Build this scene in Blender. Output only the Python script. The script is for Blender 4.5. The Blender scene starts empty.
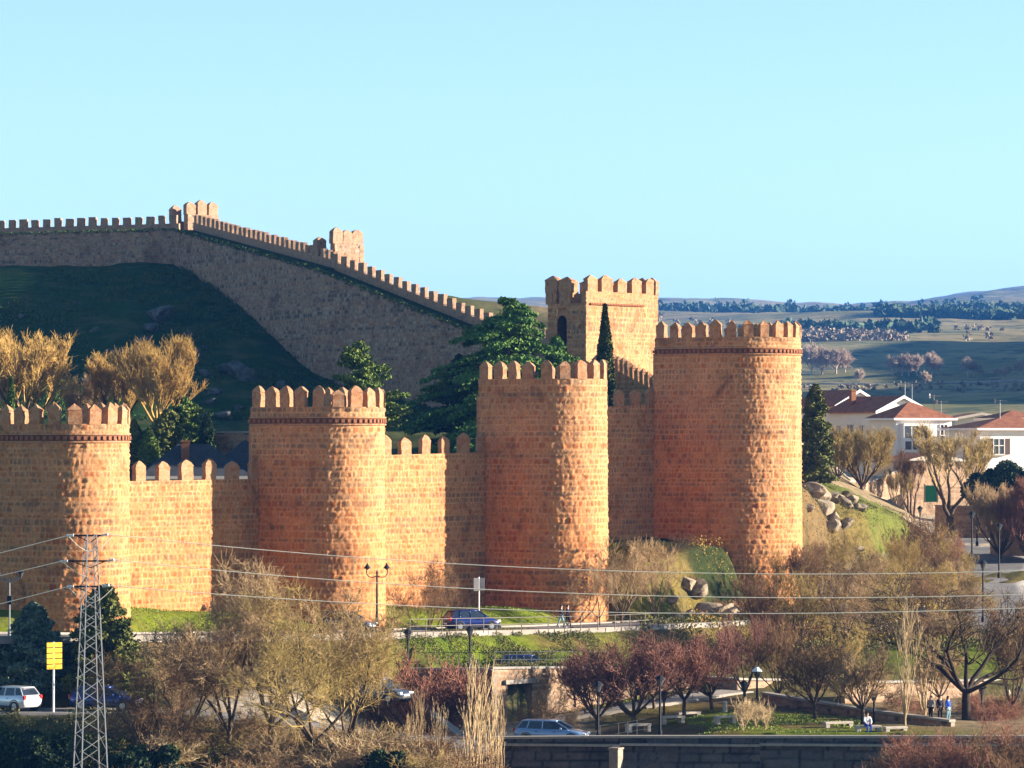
import bpy, bmesh, math, random
import numpy as np
from mathutils import Vector, Matrix
R = math.radians
random.seed(7); rng = np.random.default_rng(7)
scene = bpy.context.scene
C = scene.collection

# ---------------------------------------------------------------- camera
F = 3900.0; HY = 440.0
cam_d = bpy.data.cameras.new('camera'); cam = bpy.data.objects.new('camera', cam_d); C.objects.link(cam)
cam_d.sensor_width = 36.0; cam_d.lens = 36.0 * F / 1024.0
cam_d.shift_y = (HY - 384.0) / 1024.0
cam_d.clip_start = 1.0; cam_d.clip_end = 60000.0
cam.rotation_euler = (R(90), 0, 0)
scene.camera = cam

# ---------------------------------------------------------------- light
SUN_AZ = 4.0      # degrees behind the picture plane, from the right
SUN_EL = 14.0
world = bpy.data.worlds.new('World'); scene.world = world; world.use_nodes = True
wn = world.node_tree; wn.nodes.clear()
wo = wn.nodes.new('ShaderNodeOutputWorld'); bg = wn.nodes.new('ShaderNodeBackground')
sky = wn.nodes.new('ShaderNodeTexSky'); sky.sky_type = 'NISHITA'; sky.sun_disc = False
sky.sun_elevation = R(SUN_EL); sky.sun_rotation = R(90 - SUN_AZ)
sky.air_density = 1.0; sky.dust_density = 0.25; sky.ozone_density = 2.0; sky.altitude = 1100
tint = wn.nodes.new('ShaderNodeMix'); tint.data_type = 'RGBA'; tint.blend_type = 'MULTIPLY'
tint.inputs[0].default_value = 1.0; tint.inputs[7].default_value = (1.10, 1.11, 1.0, 1)
wn.links.new(sky.outputs[0], tint.inputs[6]); wn.links.new(tint.outputs[2], bg.inputs[0])
wn.links.new(bg.outputs[0], wo.inputs[0]); bg.inputs[1].default_value = 0.05
sun_d = bpy.data.lights.new('sun', 'SUN'); sun_d.energy = 5.0; sun_d.angle = R(0.5); sun_d.color = (1.0, 0.89, 0.76)
sun = bpy.data.objects.new('sun', sun_d); C.objects.link(sun)
sdir = Vector((math.cos(R(SUN_AZ)) * math.cos(R(SUN_EL)), math.sin(R(SUN_AZ)) * math.cos(R(SUN_EL)), math.sin(R(SUN_EL))))
sun.rotation_euler = sdir.to_track_quat('Z', 'Y').to_euler()
sun.location = (200, 0, 200)
vs = scene.view_settings
scene.display_settings.display_device = 'sRGB'
vs.view_transform = 'Standard'; vs.look = 'None'; vs.gamma = 1.0; vs.use_curve_mapping = False
vs.exposure = 2.2
scene.cycles.max_bounces = 5; scene.cycles.volume_bounces = 0
scene.cycles.transparent_max_bounces = 8

# ---------------------------------------------------------------- helpers
def X_(px, D): return (px - 512.0) / F * D
def Z_(py, D): return (HY - py) / F * D
def P(px, py, D): return Vector((X_(px, D), D, Z_(py, D)))

def link(name, me, mats=None, parent=None):
    o = bpy.data.objects.new(name, me); C.objects.link(o)
    if mats is not None:
        for m in (mats if isinstance(mats, (list, tuple)) else [mats]): me.materials.append(m)
    if parent is not None: o.parent = parent
    return o
def tag(o, label=None, cat=None, group=None, kind=None):
    if label: o['label'] = label
    if cat: o['category'] = cat
    if group: o['group'] = group
    if kind: o['kind'] = kind
    return o
def empty(name, loc=(0, 0, 0), rz=0.0, **k):
    o = bpy.data.objects.new(name, None); C.objects.link(o); o.location = loc; o.rotation_euler = (0, 0, rz)
    o.empty_display_size = 0.5
    return tag(o, **k)
def npmesh(name, V, Q=None, T=None, smooth=False, attrs=None):
    me = bpy.data.meshes.new(name)
    V = np.asarray(V, dtype=np.float32); me.vertices.add(len(V)); me.vertices.foreach_set('co', V.ravel())
    loops = []; starts = []; n = 0
    if Q is not None and len(Q):
        Q = np.asarray(Q, dtype=np.int32); loops.append(Q.ravel()); starts.append(np.arange(len(Q)) * 4); n = len(Q) * 4
    if T is not None and len(T):
        T = np.asarray(T, dtype=np.int32); loops.append(T.ravel()); starts.append(n + np.arange(len(T)) * 3)
    loops = np.concatenate(loops); starts = np.concatenate(starts)
    me.loops.add(len(loops)); me.loops.foreach_set('vertex_index', loops)
    me.polygons.add(len(starts)); me.polygons.foreach_set('loop_start', starts.astype(np.int32))
    if smooth: me.polygons.foreach_set('use_smooth', np.ones(len(starts), dtype=bool))
    if attrs:
        for k, a in attrs.items():
            a = np.asarray(a, dtype=np.float32)
            if a.ndim == 1:
                at = me.attributes.new(k, 'FLOAT', 'POINT'); at.data.foreach_set('value', a)
            else:
                at = me.attributes.new(k, 'FLOAT_COLOR', 'POINT'); at.data.foreach_set('color', a.ravel())
    me.update(calc_edges=True); me.validate()
    return me
class MB:
    """collects simple solids into one mesh"""
    def __init__(s): s.v = []; s.f = []
    def add(s, vs_, fs):
        b = len(s.v); s.v.extend([tuple(p) for p in vs_]); s.f.extend([tuple(i + b for i in f) for f in fs]); return s
    def box(s, c, size, rz=0.0, M=None):
        hx, hy, hz = size[0] / 2, size[1] / 2, size[2] / 2
        pts = [Vector((x, y, z)) for z in (-hz, hz) for x, y in ((-hx, -hy), (hx, -hy), (hx, hy), (-hx, hy))]
        m = M if M is not None else Matrix.Rotation(rz, 3, 'Z')
        pts = [m @ p + Vector(c) for p in pts]
        return s.add(pts, [(0, 3, 2, 1), (4, 5, 6, 7), (0, 1, 5, 4), (1, 2, 6, 5), (2, 3, 7, 6), (3, 0, 4, 7)])
    def prism(s, poly, z0, z1):
        n = len(poly); v = [(x, y, z0) for x, y in poly] + [(x, y, z1) for x, y in poly]
        return s.add(v, [tuple(range(n))[::-1], tuple(range(n, 2 * n))] + [(i, (i + 1) % n, n + (i + 1) % n, n + i) for i in range(n)])
    def bar(s, a, b, r, r2=None, n=6, cap=True):
        a = Vector(a); b = Vector(b); r2 = r if r2 is None else r2
        d = (b - a);
        if d.length < 1e-6: return s
        d.normalize(); u = d.orthogonal().normalized(); w = d.cross(u)
        v = []
        for p, q in ((a, r), (b, r2)):
            for i in range(n):
                t = 2 * math.pi * i / n; v.append(p + (u * math.cos(t) + w * math.sin(t)) * q)
        fs = [(i, (i + 1) % n, n + (i + 1) % n, n + i) for i in range(n)]
        if cap: fs += [tuple(range(n))[::-1], tuple(range(n, 2 * n))]
        return s.add(v, fs)
    def path(s, pts, r, n=6):
        for a, b in zip(pts[:-1], pts[1:]): s.bar(a, b, r, n=n)
        return s
    def lathe(s, prof, c=(0, 0, 0), n=12):
        v = []; fs = []
        for r, z in prof:
            for i in range(n):
                t = 2 * math.pi * i / n; v.append((c[0] + r * math.cos(t), c[1] + r * math.sin(t), c[2] + z))
        m = len(prof)
        for j in range(m - 1):
            for i in range(n):
                k = (i + 1) % n; fs.append((j * n + i, j * n + k, (j + 1) * n + k, (j + 1) * n + i))
        fs += [tuple(range(n))[::-1], tuple(range((m - 1) * n, m * n))]
        return s.add(v, fs)
    def build(s, name, mats, parent=None, smooth=False, bevel=0.0):
        me = bpy.data.meshes.new(name); me.from_pydata(s.v, [], s.f)
        if smooth:
            for p in me.polygons: p.use_smooth = True
        me.update()
        o = link(name, me, mats, parent)
        if bevel:
            b = o.modifiers.new('bevel', 'BEVEL'); b.width = bevel; b.segments = 2; b.limit_method = 'ANGLE'
        return o
def copy_tree(o, parent=None):
    c = o.copy(); C.objects.link(c)
    if parent is not None: c.parent = parent
    for ch in list(o.children): copy_tree(ch, c)
    return c

# ---------------------------------------------------------------- materials
def newmat(name, rough=0.9, spec=0.2):
    m = bpy.data.materials.new(name); m.use_nodes = True
    b = m.node_tree.nodes['Principled BSDF']; b.inputs['Roughness'].default_value = rough
    b.inputs['Specular IOR Level'].default_value = spec
    return m, m.node_tree, b
def noise(nt, scale, detail=4, rough=0.6, vec=None, dist=0.0):
    n = nt.nodes.new('ShaderNodeTexNoise'); n.inputs['Scale'].default_value = scale
    n.inputs['Detail'].default_value = detail; n.inputs['Roughness'].default_value = rough; n.inputs['Distortion'].default_value = dist
    if vec is not None: nt.links.new(vec, n.inputs['Vector'])
    return n.outputs['Fac']
def ramp(nt, fac, stops):
    r = nt.nodes.new('ShaderNodeValToRGB'); nt.links.new(fac, r.inputs[0]); e = r.color_ramp.elements
    while len(e) < len(stops): e.new(0.5)
    for i, (p, c) in enumerate(stops):
        e[i].position = p; e[i].color = (*c, 1) if len(c) == 3 else c
    return r.outputs[0]
def mixc(nt, fac, a, b, mode='MIX'):
    m = nt.nodes.new('ShaderNodeMix'); m.data_type = 'RGBA'; m.blend_type = mode
    for sock, v in ((m.inputs[0], fac), (m.inputs[6], a), (m.inputs[7], b)):
        if isinstance(v, (int, float)): sock.default_value = v
        elif isinstance(v, tuple): sock.default_value = (*v, 1) if len(v) == 3 else v
        else: nt.links.new(v, sock)
    return m.outputs[2]
def attr(nt, name, out='Fac'):
    a = nt.nodes.new('ShaderNodeAttribute'); a.attribute_name = name; return a.outputs[out]
def objco(nt):
    return nt.nodes.new('ShaderNodeTexCoord').outputs['Object']
def worldco(nt):
    return nt.nodes.new('ShaderNodeNewGeometry').outputs['Position']
def bump(nt, b, h, strength=0.4, dist=0.05):
    n = nt.nodes.new('ShaderNodeBump'); n.inputs['Strength'].default_value = strength; n.inputs['Distance'].default_value = dist
    nt.links.new(h, n.inputs['Height']); nt.links.new(n.outputs[0], b.inputs['Normal'])
def flat(name, col, rough=0.7, spec=0.3, metal=0.0, var=0.15, scale=3.0, coat=0.0):
    m, nt, b = newmat(name, rough, spec); b.inputs['Metallic'].default_value = metal
    b.inputs['Coat Weight'].default_value = coat
    n = noise(nt, scale, 4, 0.6, objco(nt))
    lo = tuple(c * (1 - var) for c in col); hi = tuple(min(1, c * (1 + var)) for c in col)
    nt.links.new(ramp(nt, n, [(0.3, lo), (0.7, hi)]), b.inputs['Base Color'])
    return m
def speckle(name, cols, scale, rough=0.95, bstr=0.0, world=True, scale2=None):
    """several colours mixed by noise"""
    m, nt, b = newmat(name, rough, 0.1)
    v = worldco(nt) if world else objco(nt)
    n = noise(nt, scale, 5, 0.7, v)
    k = len(cols); st = [(0.3 + 0.4 * i / max(1, k - 1), c) for i, c in enumerate(cols)]
    col = ramp(nt, n, st)
    if scale2:
        n2 = noise(nt, scale2, 3, 0.6, v)
        col = mixc(nt, 1.0, col, ramp(nt, n2, [(0.3, (0.65, 0.65, 0.65)), (0.7, (1.25, 1.25, 1.25))]), 'MULTIPLY')
    nt.links.new(col, b.inputs['Base Color'])
    if bstr: bump(nt, b, n, bstr, 0.1)
    return m

def masonry_mat(name, stones, mortar, patch, low=None, k_=0.75):
    stones = [(s[0] * k_, s[1] * k_ * 0.84, s[2] * k_ * 0.74) for s in stones]; mortar = (mortar[0] * k_, mortar[1] * k_ * 0.85, mortar[2] * k_ * 0.74)
    m, nt, b = newmat(name, 0.92, 0.1)
    t = attr(nt, 'tone'); mo = attr(nt, 'mortar'); v = worldco(nt)
    k = len(stones); st = ramp(nt, t, [(i / (k - 1), c) for i, c in enumerate(stones)])
    n1 = noise(nt, 0.22, 4, 0.65, v); n2 = noise(nt, 6.0, 4, 0.7, v); n3 = noise(nt, 0.8, 3, 0.6, v)
    st = mixc(nt, ramp(nt, n1, [(0.42, (0, 0, 0)), (0.62, (0.75, 0.75, 0.75))]), st, mixc(nt, 1.0, st, patch, 'MULTIPLY'))
    mr = mixc(nt, ramp(nt, n3, [(0.35, (0, 0, 0)), (0.65, (1, 1, 1))]), mortar, tuple(c * 0.72 for c in mortar))
    col = mixc(nt, mo, st, mr)
    if low is not None:
        z = nt.nodes.new('ShaderNodeSeparateXYZ'); nt.links.new(v, z.inputs[0])
        mp = nt.nodes.new('ShaderNodeMapRange'); mp.inputs[1].default_value = low[0]; mp.inputs[2].default_value = low[1]
        nt.links.new(z.outputs[2], mp.inputs[0])
        add = nt.nodes.new('ShaderNodeMath'); add.operation = 'MULTIPLY_ADD'; nt.links.new(n1, add.inputs[0]); add.inputs[1].default_value = 1.4
        nt.links.new(mp.outputs[0], add.inputs[2])
        sub = nt.nodes.new('ShaderNodeMath'); sub.operation = 'SUBTRACT'; sub.use_clamp = True; nt.links.new(add.outputs[0], sub.inputs[0]); sub.inputs[1].default_value = 0.7
        col = mixc(nt, sub.outputs[0], mixc(nt, 1.0, col, low[2], 'MULTIPLY'), col)  # lower wall tinted orange, warm bounce light put into the colour
    col = mixc(nt, 1.0, col, ramp(nt, n2, [(0.3, (0.72, 0.72, 0.72)), (0.7, (1.22, 1.22, 1.22))]), 'MULTIPLY')
    n5 = noise(nt, 0.45, 5, 0.7, v, 0.6); col = mixc(nt, 1.0, col, ramp(nt, n5, [(0.34, (0.62, 0.60, 0.60)), (0.46, (1, 1, 1)), (0.58, (1, 1, 1)), (0.70, (1.25, 1.2, 1.12))]), 'MULTIPLY')
    nt.links.new(col, b.inputs['Base Color']); bump(nt, b, n2, 0.6, 0.06)
    return m
M = {}
ST = [(0.26, 0.20, 0.14), (0.37, 0.28, 0.19), (0.32, 0.19, 0.11), (0.44, 0.27, 0.145), (0.50, 0.33, 0.20), (0.48, 0.25, 0.11), (0.38, 0.16, 0.07), (0.56, 0.34, 0.18)]
M['wall'] = masonry_mat('warm_granite_masonry', ST, (0.66, 0.42, 0.23), (0.95, 0.80, 0.66), low=(-13.0, 4.0, (1.06, 0.88, 0.70)))
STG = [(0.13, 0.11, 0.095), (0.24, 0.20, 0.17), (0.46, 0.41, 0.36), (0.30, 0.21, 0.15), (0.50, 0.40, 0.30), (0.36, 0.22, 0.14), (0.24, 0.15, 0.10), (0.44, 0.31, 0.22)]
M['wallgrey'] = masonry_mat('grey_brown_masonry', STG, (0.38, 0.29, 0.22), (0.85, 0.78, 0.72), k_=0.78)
M['rubble'] = masonry_mat('pale_rubble_masonry', [(0.30, 0.22, 0.15), (0.45, 0.36, 0.26), (0.38, 0.28, 0.19), (0.52, 0.42, 0.30)], (0.50, 0.42, 0.32), (0.8, 0.75, 0.7))
M['granite'] = masonry_mat('dark_granite_blocks', [(0.10, 0.11, 0.12), (0.17, 0.17, 0.18), (0.13, 0.14, 0.16), (0.20, 0.20, 0.20)], (0.05, 0.055, 0.06), (0.7, 0.75, 0.8))
def merlon_mat(name, a, b_, c, k_=0.76):
    a, b_, c = [(s[0] * k_, s[1] * k_ * 0.84, s[2] * k_ * 0.74) for s in (a, b_, c)]
    m, nt, b = newmat(name, 0.92, 0.1); v = worldco(nt)
    vo = nt.nodes.new('ShaderNodeTexVoronoi'); vo.inputs['Scale'].default_value = 3.2; nt.links.new(v, vo.inputs['Vector'])
    sep = nt.nodes.new('ShaderNodeSeparateXYZ'); nt.links.new(vo.outputs['Color'], sep.inputs[0])
    col = ramp(nt, sep.outputs[0], [(0, a), (0.5, b_), (1, c)])
    n2 = noise(nt, 7.0, 4, 0.7, v)
    col = mixc(nt, 1.0, col, ramp(nt, n2, [(0.3, (0.75, 0.75, 0.75)), (0.7, (1.2, 1.2, 1.2))]), 'MULTIPLY')
    nt.links.new(col, b.inputs['Base Color']); bump(nt, b, n2, 0.5, 0.05)
    return m
M['merlon'] = merlon_mat('warm_merlon_stone', (0.36, 0.20, 0.11), (0.48, 0.29, 0.16), (0.42, 0.30, 0.20))
M['merlongrey'] = merlon_mat('grey_merlon_stone', (0.30, 0.21, 0.15), (0.42, 0.30, 0.21), (0.36, 0.29, 0.22))
M['brick'] = flat('red_brick_band', (0.22, 0.09, 0.045), 0.9, 0.1, var=0.3, scale=8)
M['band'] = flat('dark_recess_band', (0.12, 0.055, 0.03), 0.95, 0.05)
M['walkway'] = speckle('walkway_stone', [(0.22, 0.16, 0.11), (0.36, 0.27, 0.19)], 2.0)
M['walkgrass'] = speckle('walkway_grass', [(0.008, 0.022, 0.006), (0.02, 0.04, 0.01)], 3.0)
M['asphalt'] = speckle('asphalt', [(0.13, 0.12, 0.11), (0.22, 0.20, 0.18)], 1.5, scale2=0.2)
M['paving'] = speckle('pale_paving', [(0.20, 0.17, 0.14), (0.30, 0.26, 0.21)], 1.5, scale2=0.25)
M['kerb'] = speckle('kerb_stone', [(0.22, 0.19, 0.16), (0.34, 0.30, 0.25)], 3.0)
M['rock'] = speckle('lichen_granite', [(0.07, 0.06, 0.045), (0.24, 0.19, 0.13), (0.38, 0.30, 0.20)], 1.6, bstr=0.8)
M['rockgrey'] = speckle('grey_granite', [(0.02, 0.022, 0.02), (0.07, 0.07, 0.066), (0.12, 0.115, 0.11)], 1.4, bstr=0.8)
M['stone'] = speckle('cut_stone', [(0.36, 0.30, 0.24), (0.50, 0.43, 0.34)], 2.5)
M['steel'] = flat('galvanised_steel', (0.20, 0.205, 0.21), 0.5, 0.4, 0.2)
M['darksteel'] = flat('dark_painted_steel', (0.012, 0.012, 0.014), 0.6, 0.2)
M['wire'] = flat('aluminium_wire', (0.95, 0.80, 0.62), 0.6, 0.3, 0.0)
M['ceramic'] = flat('glass_insulator', (0.62, 0.64, 0.62), 0.2, 0.6)
M['railgrey'] = flat('grey_railing', (0.07, 0.07, 0.065), 0.7, 0.2)
M['rail'] = flat('rusty_railing', (0.10, 0.08, 0.06), 0.6, 0.3)
M['bark'] = speckle('bark', [(0.05, 0.035, 0.025), (0.13, 0.09, 0.06)], 4.0)
M['barkdark'] = speckle('dark_bark', [(0.022, 0.016, 0.012), (0.055, 0.04, 0.03)], 4.0)
# ---------------------------------------------------------------- terrain
UP = [  # (px, py, distance) of ground above the retaining walls
 (-100,640,243),(0,638,247),(150,638,256),(300,636,264.5),(400,634,272.5),(480,632,284),(560,630,287),(700,623,298),(800,615,312),(900,603,335),
 (-100,630,251),(20,628,252),(60,627,253),(131,623,258),(172,611,268),(215,612,273),(330,624,274),(387,621,278),(420,610,286),(448,609,290),
 (500,614,288),(552,612,293),(610,612,298),(633,556,303),(655,533,322),(700,547,314),(739,553,313),(803,556,320),(655,578,300),(720,592,302),(790,590,305),(680,560,306),
 (820,490,345),(842,512,332),(862,560,322),(900,530,345),(950,562,340),(860,494,380),(930,537,400),(962,532,400),(1000,560,365),(990,600,335),
 (1010,640,290),(1100,600,340),(1100,500,420),(900,484,450),(1000,484,450),(820,474,450),(1100,484,450),(860,600,308),(930,622,300),(1020,600,335),
 (400,668,267),(520,668,262),(610,668,268),(700,676,272),(800,680,272),(900,686,272),(1000,690,270),(1100,690,272),
 (450,650,272),(560,652,273),(700,650,283),(850,650,283),(950,655,280),
 (200,672,256),(100,678,252),(300,672,258),(150,690,250),(300,690,251),(0,696,243),(0,708,240),(120,712,240),(300,716,243),(380,718,242),(-100,708,241),
 (0,735,235),(0,762,228),(100,785,222),(300,765,229),(-100,762,228),(200,748,232),
 (420,610,292),(448,608,295),(470,605,298),(172,611,271),(215,612,275),(240,612,278),(620,585,304),(640,545,311),(660,531,324),
 (700,420,380),(800,440,400),(-100,520,300)]
IN = [(0,272,446),(100,268,447),(180,266,448),(215,290,436),(260,320,427),(290,350,419),(330,376,412),(390,402,400),(460,424,385),(520,430,370),
 (-100,275,446),(100,420,385),(0,410,385),(-100,400,385),(200,425,380),(60,345,415),(150,345,415),(230,380,402),(300,425,375),
 (0,500,330),(100,500,330),(200,490,330),(300,490,330),(400,480,330),(480,470,330),(250,520,290),(150,530,283),(420,520,305),(600,460,330),(560,440,350),(620,430,350),(640,440,345),(100,520,272),(0,520,266)]
LO = [(330,722,256),(405,726,258),(520,724,259),(600,722,260),(700,696,264),(770,697,264),(850,714,256),(1000,716,256),(1100,716,256),(640,735,241),(760,734,240),
 (900,735,238),(500,744,243),(590,743,244),(1024,738,238),(400,745,243),(400,775,230),(300,765,232),(200,770,230),(700,712,254),(780,712,254),(930,705,266),(1050,700,268),(720,690,267)]
def mkrbf(pts, c=5.0):
    A = np.array([[X_(a, d), d, Z_(b, d)] for a, b, d in pts])
    d = np.sqrt(((A[:, None, :2] - A[None, :, :2]) ** 2).sum(-1) + c * c)
    n = len(A); K = np.zeros((n + 1, n + 1)); K[:n, :n] = -d; K[:n, :n] += np.eye(n) * 0.12; K[:n, n] = 1; K[n, :n] = 1
    w = np.linalg.solve(K, np.concatenate([A[:, 2], [0]]))
    def f(x, y):
        x = np.asarray(x, float); y = np.asarray(y, float); sh = x.shape; x = x.ravel(); y = y.ravel(); out = np.empty(len(x))
        for i in range(0, len(x), 20000):
            xx = x[i:i + 20000]; yy = y[i:i + 20000]
            dd = np.sqrt((xx[:, None] - A[None, :, 0]) ** 2 + (yy[:, None] - A[None, :, 1]) ** 2 + c * c)
            out[i:i + 20000] = w[n] - dd @ w[:n]
        return out.reshape(sh)
    return f
fU = mkrbf(UP); fL = mkrbf(LO); fI = mkrbf(IN)
STEPX = [X_(330, 268), X_(395, 266), X_(492, 259), X_(610, 267), X_(735, 270), X_(1100, 272)]
STEPY = [268.0, 266.0, 259.0, 267.0, 270.0, 272.0]
def quay_y(x): return 240.0 - (np.asarray(x) - X_(490, 240)) * 0.10
def sst(a, b, t):
    t = np.clip((t - a) / (b - a), 0, 1); return t * t * (3 - 2 * t)
# value noise in numpy
_perm = rng.random((256, 256))
def vnoise(x, y):
    xi = np.floor(x).astype(int); yi = np.floor(y).astype(int); fx = x - xi; fy = y - yi
    fx = fx * fx * (3 - 2 * fx); fy = fy * fy * (3 - 2 * fy)
    g = lambda a, b: _perm[a % 256, b % 256]
    return (g(xi, yi) * (1 - fx) + g(xi + 1, yi) * fx) * (1 - fy) + (g(xi, yi + 1) * (1 - fx) + g(xi + 1, yi + 1) * fx) * fy
def fbm(x, y, o=4):
    s = 0; a = 0.5
    for i in range(o): s = s + a * vnoise(x * 2 ** i + 17.3 * i, y * 2 ** i + 5.1 * i); a *= 0.5
    return s
FARY = [480, 560, 700, 1000, 1300, 1500, 1800, 2500, 3500, 4700, 6200, 7000, 12000]
FARZ = [-4.6, -3, 3, 10, 15, 22, 46, 78, 116, 160, 212, 214, 120]
def far(x, y):
    u = x / np.maximum(y, 1.0)
    z = np.interp(y, FARY, FARZ)
    # ridge line undulates with direction
    z = z + np.clip((y - 3000) / 3500, 0, 1) * (np.interp(u, [-0.3, 0.0, 0.04, 0.085, 0.10, 0.135, 0.3], [18, 10, 12, 0, 14, 36, 50]) + 16 * (fbm(u * 60 + 3, y / 2500, 3) - 0.5))
    z = z + np.clip((y - 700) / 3000, 0.0, 1) * 26 * (fbm(x / 260 + 9, y / 420, 5) - 0.47)
    z = z + np.clip((y - 600) / 500, 0.0, 1) * 4 * (fbm(x / 40 + 2, y / 60, 4) - 0.47)
    # unseen spurs added beyond the right edge to keep the valley in shade
    hx = np.interp(y, [700, 1000, 1500, 1900, 2400], [360, 420, 560, 640, 760])
    z = z + (113 + 36 * (fbm(y / 90 + 3, x * 0 + 2, 3) - 0.45)) * np.exp(-((x - hx) / 150.0) ** 2) * sst(650, 1000, y) * (1 - sst(1750, 2300, y))
    return z
ROADC = [(-120,640,243),(0,638,247),(70,638,248.5),(150,638,256),(230,637,261),(300,636,264.5),(350,635,268),(400,634,272.5),(480,632,280),(560,630,285),(700,623,298),(800,615,312),(900,603,335),(960,588,352),(1000,562,365)]
LOWC = [(-100,712,239),(0,712,239.5),(150,712,240),(300,722,240),(400,738,243),(500,744,243.5),(590,743,244),(640,741,243)]
PATHC = [(540,722,257),(640,706,259),(700,696,264),(735,692,267)]
SIDEC = [(1010,642,292),(995,605,330),(985,585,345),(1000,562,365),(965,540,392),(930,540,396)]
def center(pts):
    W = [P(*p) for p in pts]; cl = []
    for a, b_ in zip(W[:-1], W[1:]):
        n = max(2, int((b_ - a).length / 1.0))
        cl += [a.lerp(b_, i / n) for i in range(n)]
    cl.append(W[-1]); c = np.array([[p.x, p.y, p.z] for p in cl])
    for _ in range(12): c[1:-1] = (c[:-2] + c[1:-1] * 2 + c[2:]) / 4
    return c
CARVE = [(center(ROADC), 3.9, 6.5), (center(SIDEC), 3.8, 7.0), (center(LOWC), 3.0, 5.0), (center(PATHC), 1.8, 3.5)]
def base_h(x, y):
    x = np.asarray(x, float); y = np.asarray(y, float); z = base_h0(x, y); sh = z.shape; z = z.ravel().copy(); xr = x.ravel(); yr = y.ravel()
    sel = np.where((yr > 225) & (yr < 420) & (np.abs(xr) < 90))[0]
    for i in range(0, len(sel), 20000):
        k = sel[i:i + 20000]; num = z[k].copy()
        for c, w0, w1 in CARVE:
            d2 = (xr[k][:, None] - c[:, 0]) ** 2 + (yr[k][:, None] - c[:, 1]) ** 2; j = d2.argmin(1); d = np.sqrt(d2[np.arange(len(k)), j])
            lim = np.ones(len(k))
            if w0 < 3.5:  # lower roads stay in front of the retaining walls and behind the quay
                lim = ((yr[k] < np.interp(xr[k], STEPX, STEPY) + 0.9) | (xr[k] < X_(395, 266))) * ((yr[k] > quay_y(xr[k]) + 0.9) | (xr[k] < X_(455, 240)))
            elif w1 > 7.2: lim = (yr[k] > np.interp(xr[k], STEPX, STEPY) + 0.9) | (xr[k] < X_(395, 266))
            w = (1 - sst(w0, w1, d)) * lim; num = num * (1 - w) + c[j, 2] * w
        z[k] = num
    return z.reshape(sh)
def base_h0(x, y):
    x = np.asarray(x, float); y = np.asarray(y, float)
    up = fU(x, y); lo = fL(x, y)
    ins = (y > np.interp(x, [-90, -32.3, -16.1, 0, 15, 18], [264, 264, 283, 303, 326, 332])) & (x < 14)
    up = np.where(ins, fI(x, y), up)
    sy = np.interp(x, STEPX, STEPY)
    s = np.where(x > X_(395, 266), (y > sy + 0.9).astype(float), np.maximum(sst(X_(300, 266), X_(395, 266), -x * 0 + x) * 0, 1.0 - sst(X_(270, 266), X_(395, 266), x) * (1 - (y > sy + 0.9))))
    z = lo * (1 - s) + up * s
    xq = X_(455, 240)
    q = ((y < quay_y(x) + 0.9) & (x > xq))
    z = np.where(q, -25.0, z)
    # towards the viewer: down to the river bank, then up to the viewpoint
    t = sst(232, 205, y)
    bank = np.interp(y, [0, 25, 80, 150, 205, 232], [-1.8, -3, -10, -22, -25, -25])
    z = z * (1 - t) + bank * t
    z = np.clip(z, -26, 30)
    w = sst(455, 540, y)
    return z * (1 - w) + far(x, y) * w
def gz(x, y):
    return float(base_h(np.array([float(x)]), np.array([float(y)]))[0])
rows = np.concatenate([np.arange(-60, 200, 10.), np.arange(200, 232, 2.), np.arange(232, 345, 0.8), np.arange(345, 470, 2.0), np.arange(470, 700, 6.0), 700 * 1.03 ** np.arange(0, 97)])
uin = np.linspace(-0.17, 0.17, 261); uo = 0.17 + np.array([0.02, 0.05, 0.1, 0.16, 0.25, 0.4, 0.6, 0.9])
us = np.concatenate([-uo[::-1], uin, uo])
YY, UU = np.meshgrid(rows, us, indexing='ij')
XX = UU * np.maximum(np.abs(YY), 200.0)
ZZ = base_h(XX, YY)
mid = (YY > 200) & (YY < 460)
micro = 0.35 * (fbm(XX / 2.2, YY / 2.2, 3) - 0.45) * mid
hillm = mid * (YY > 330) * 1.6 * (fbm(XX / 7, YY / 7, 4) - 0.45)
mnd = (XX > 23) & (YY > 318) & (YY < 362) & (XX < 48)
ZZ = ZZ + micro * 0.5 + hillm + mnd * 1.5 * (fbm(XX / 2.6, YY / 3.0, 4) - 0.5)
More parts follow.
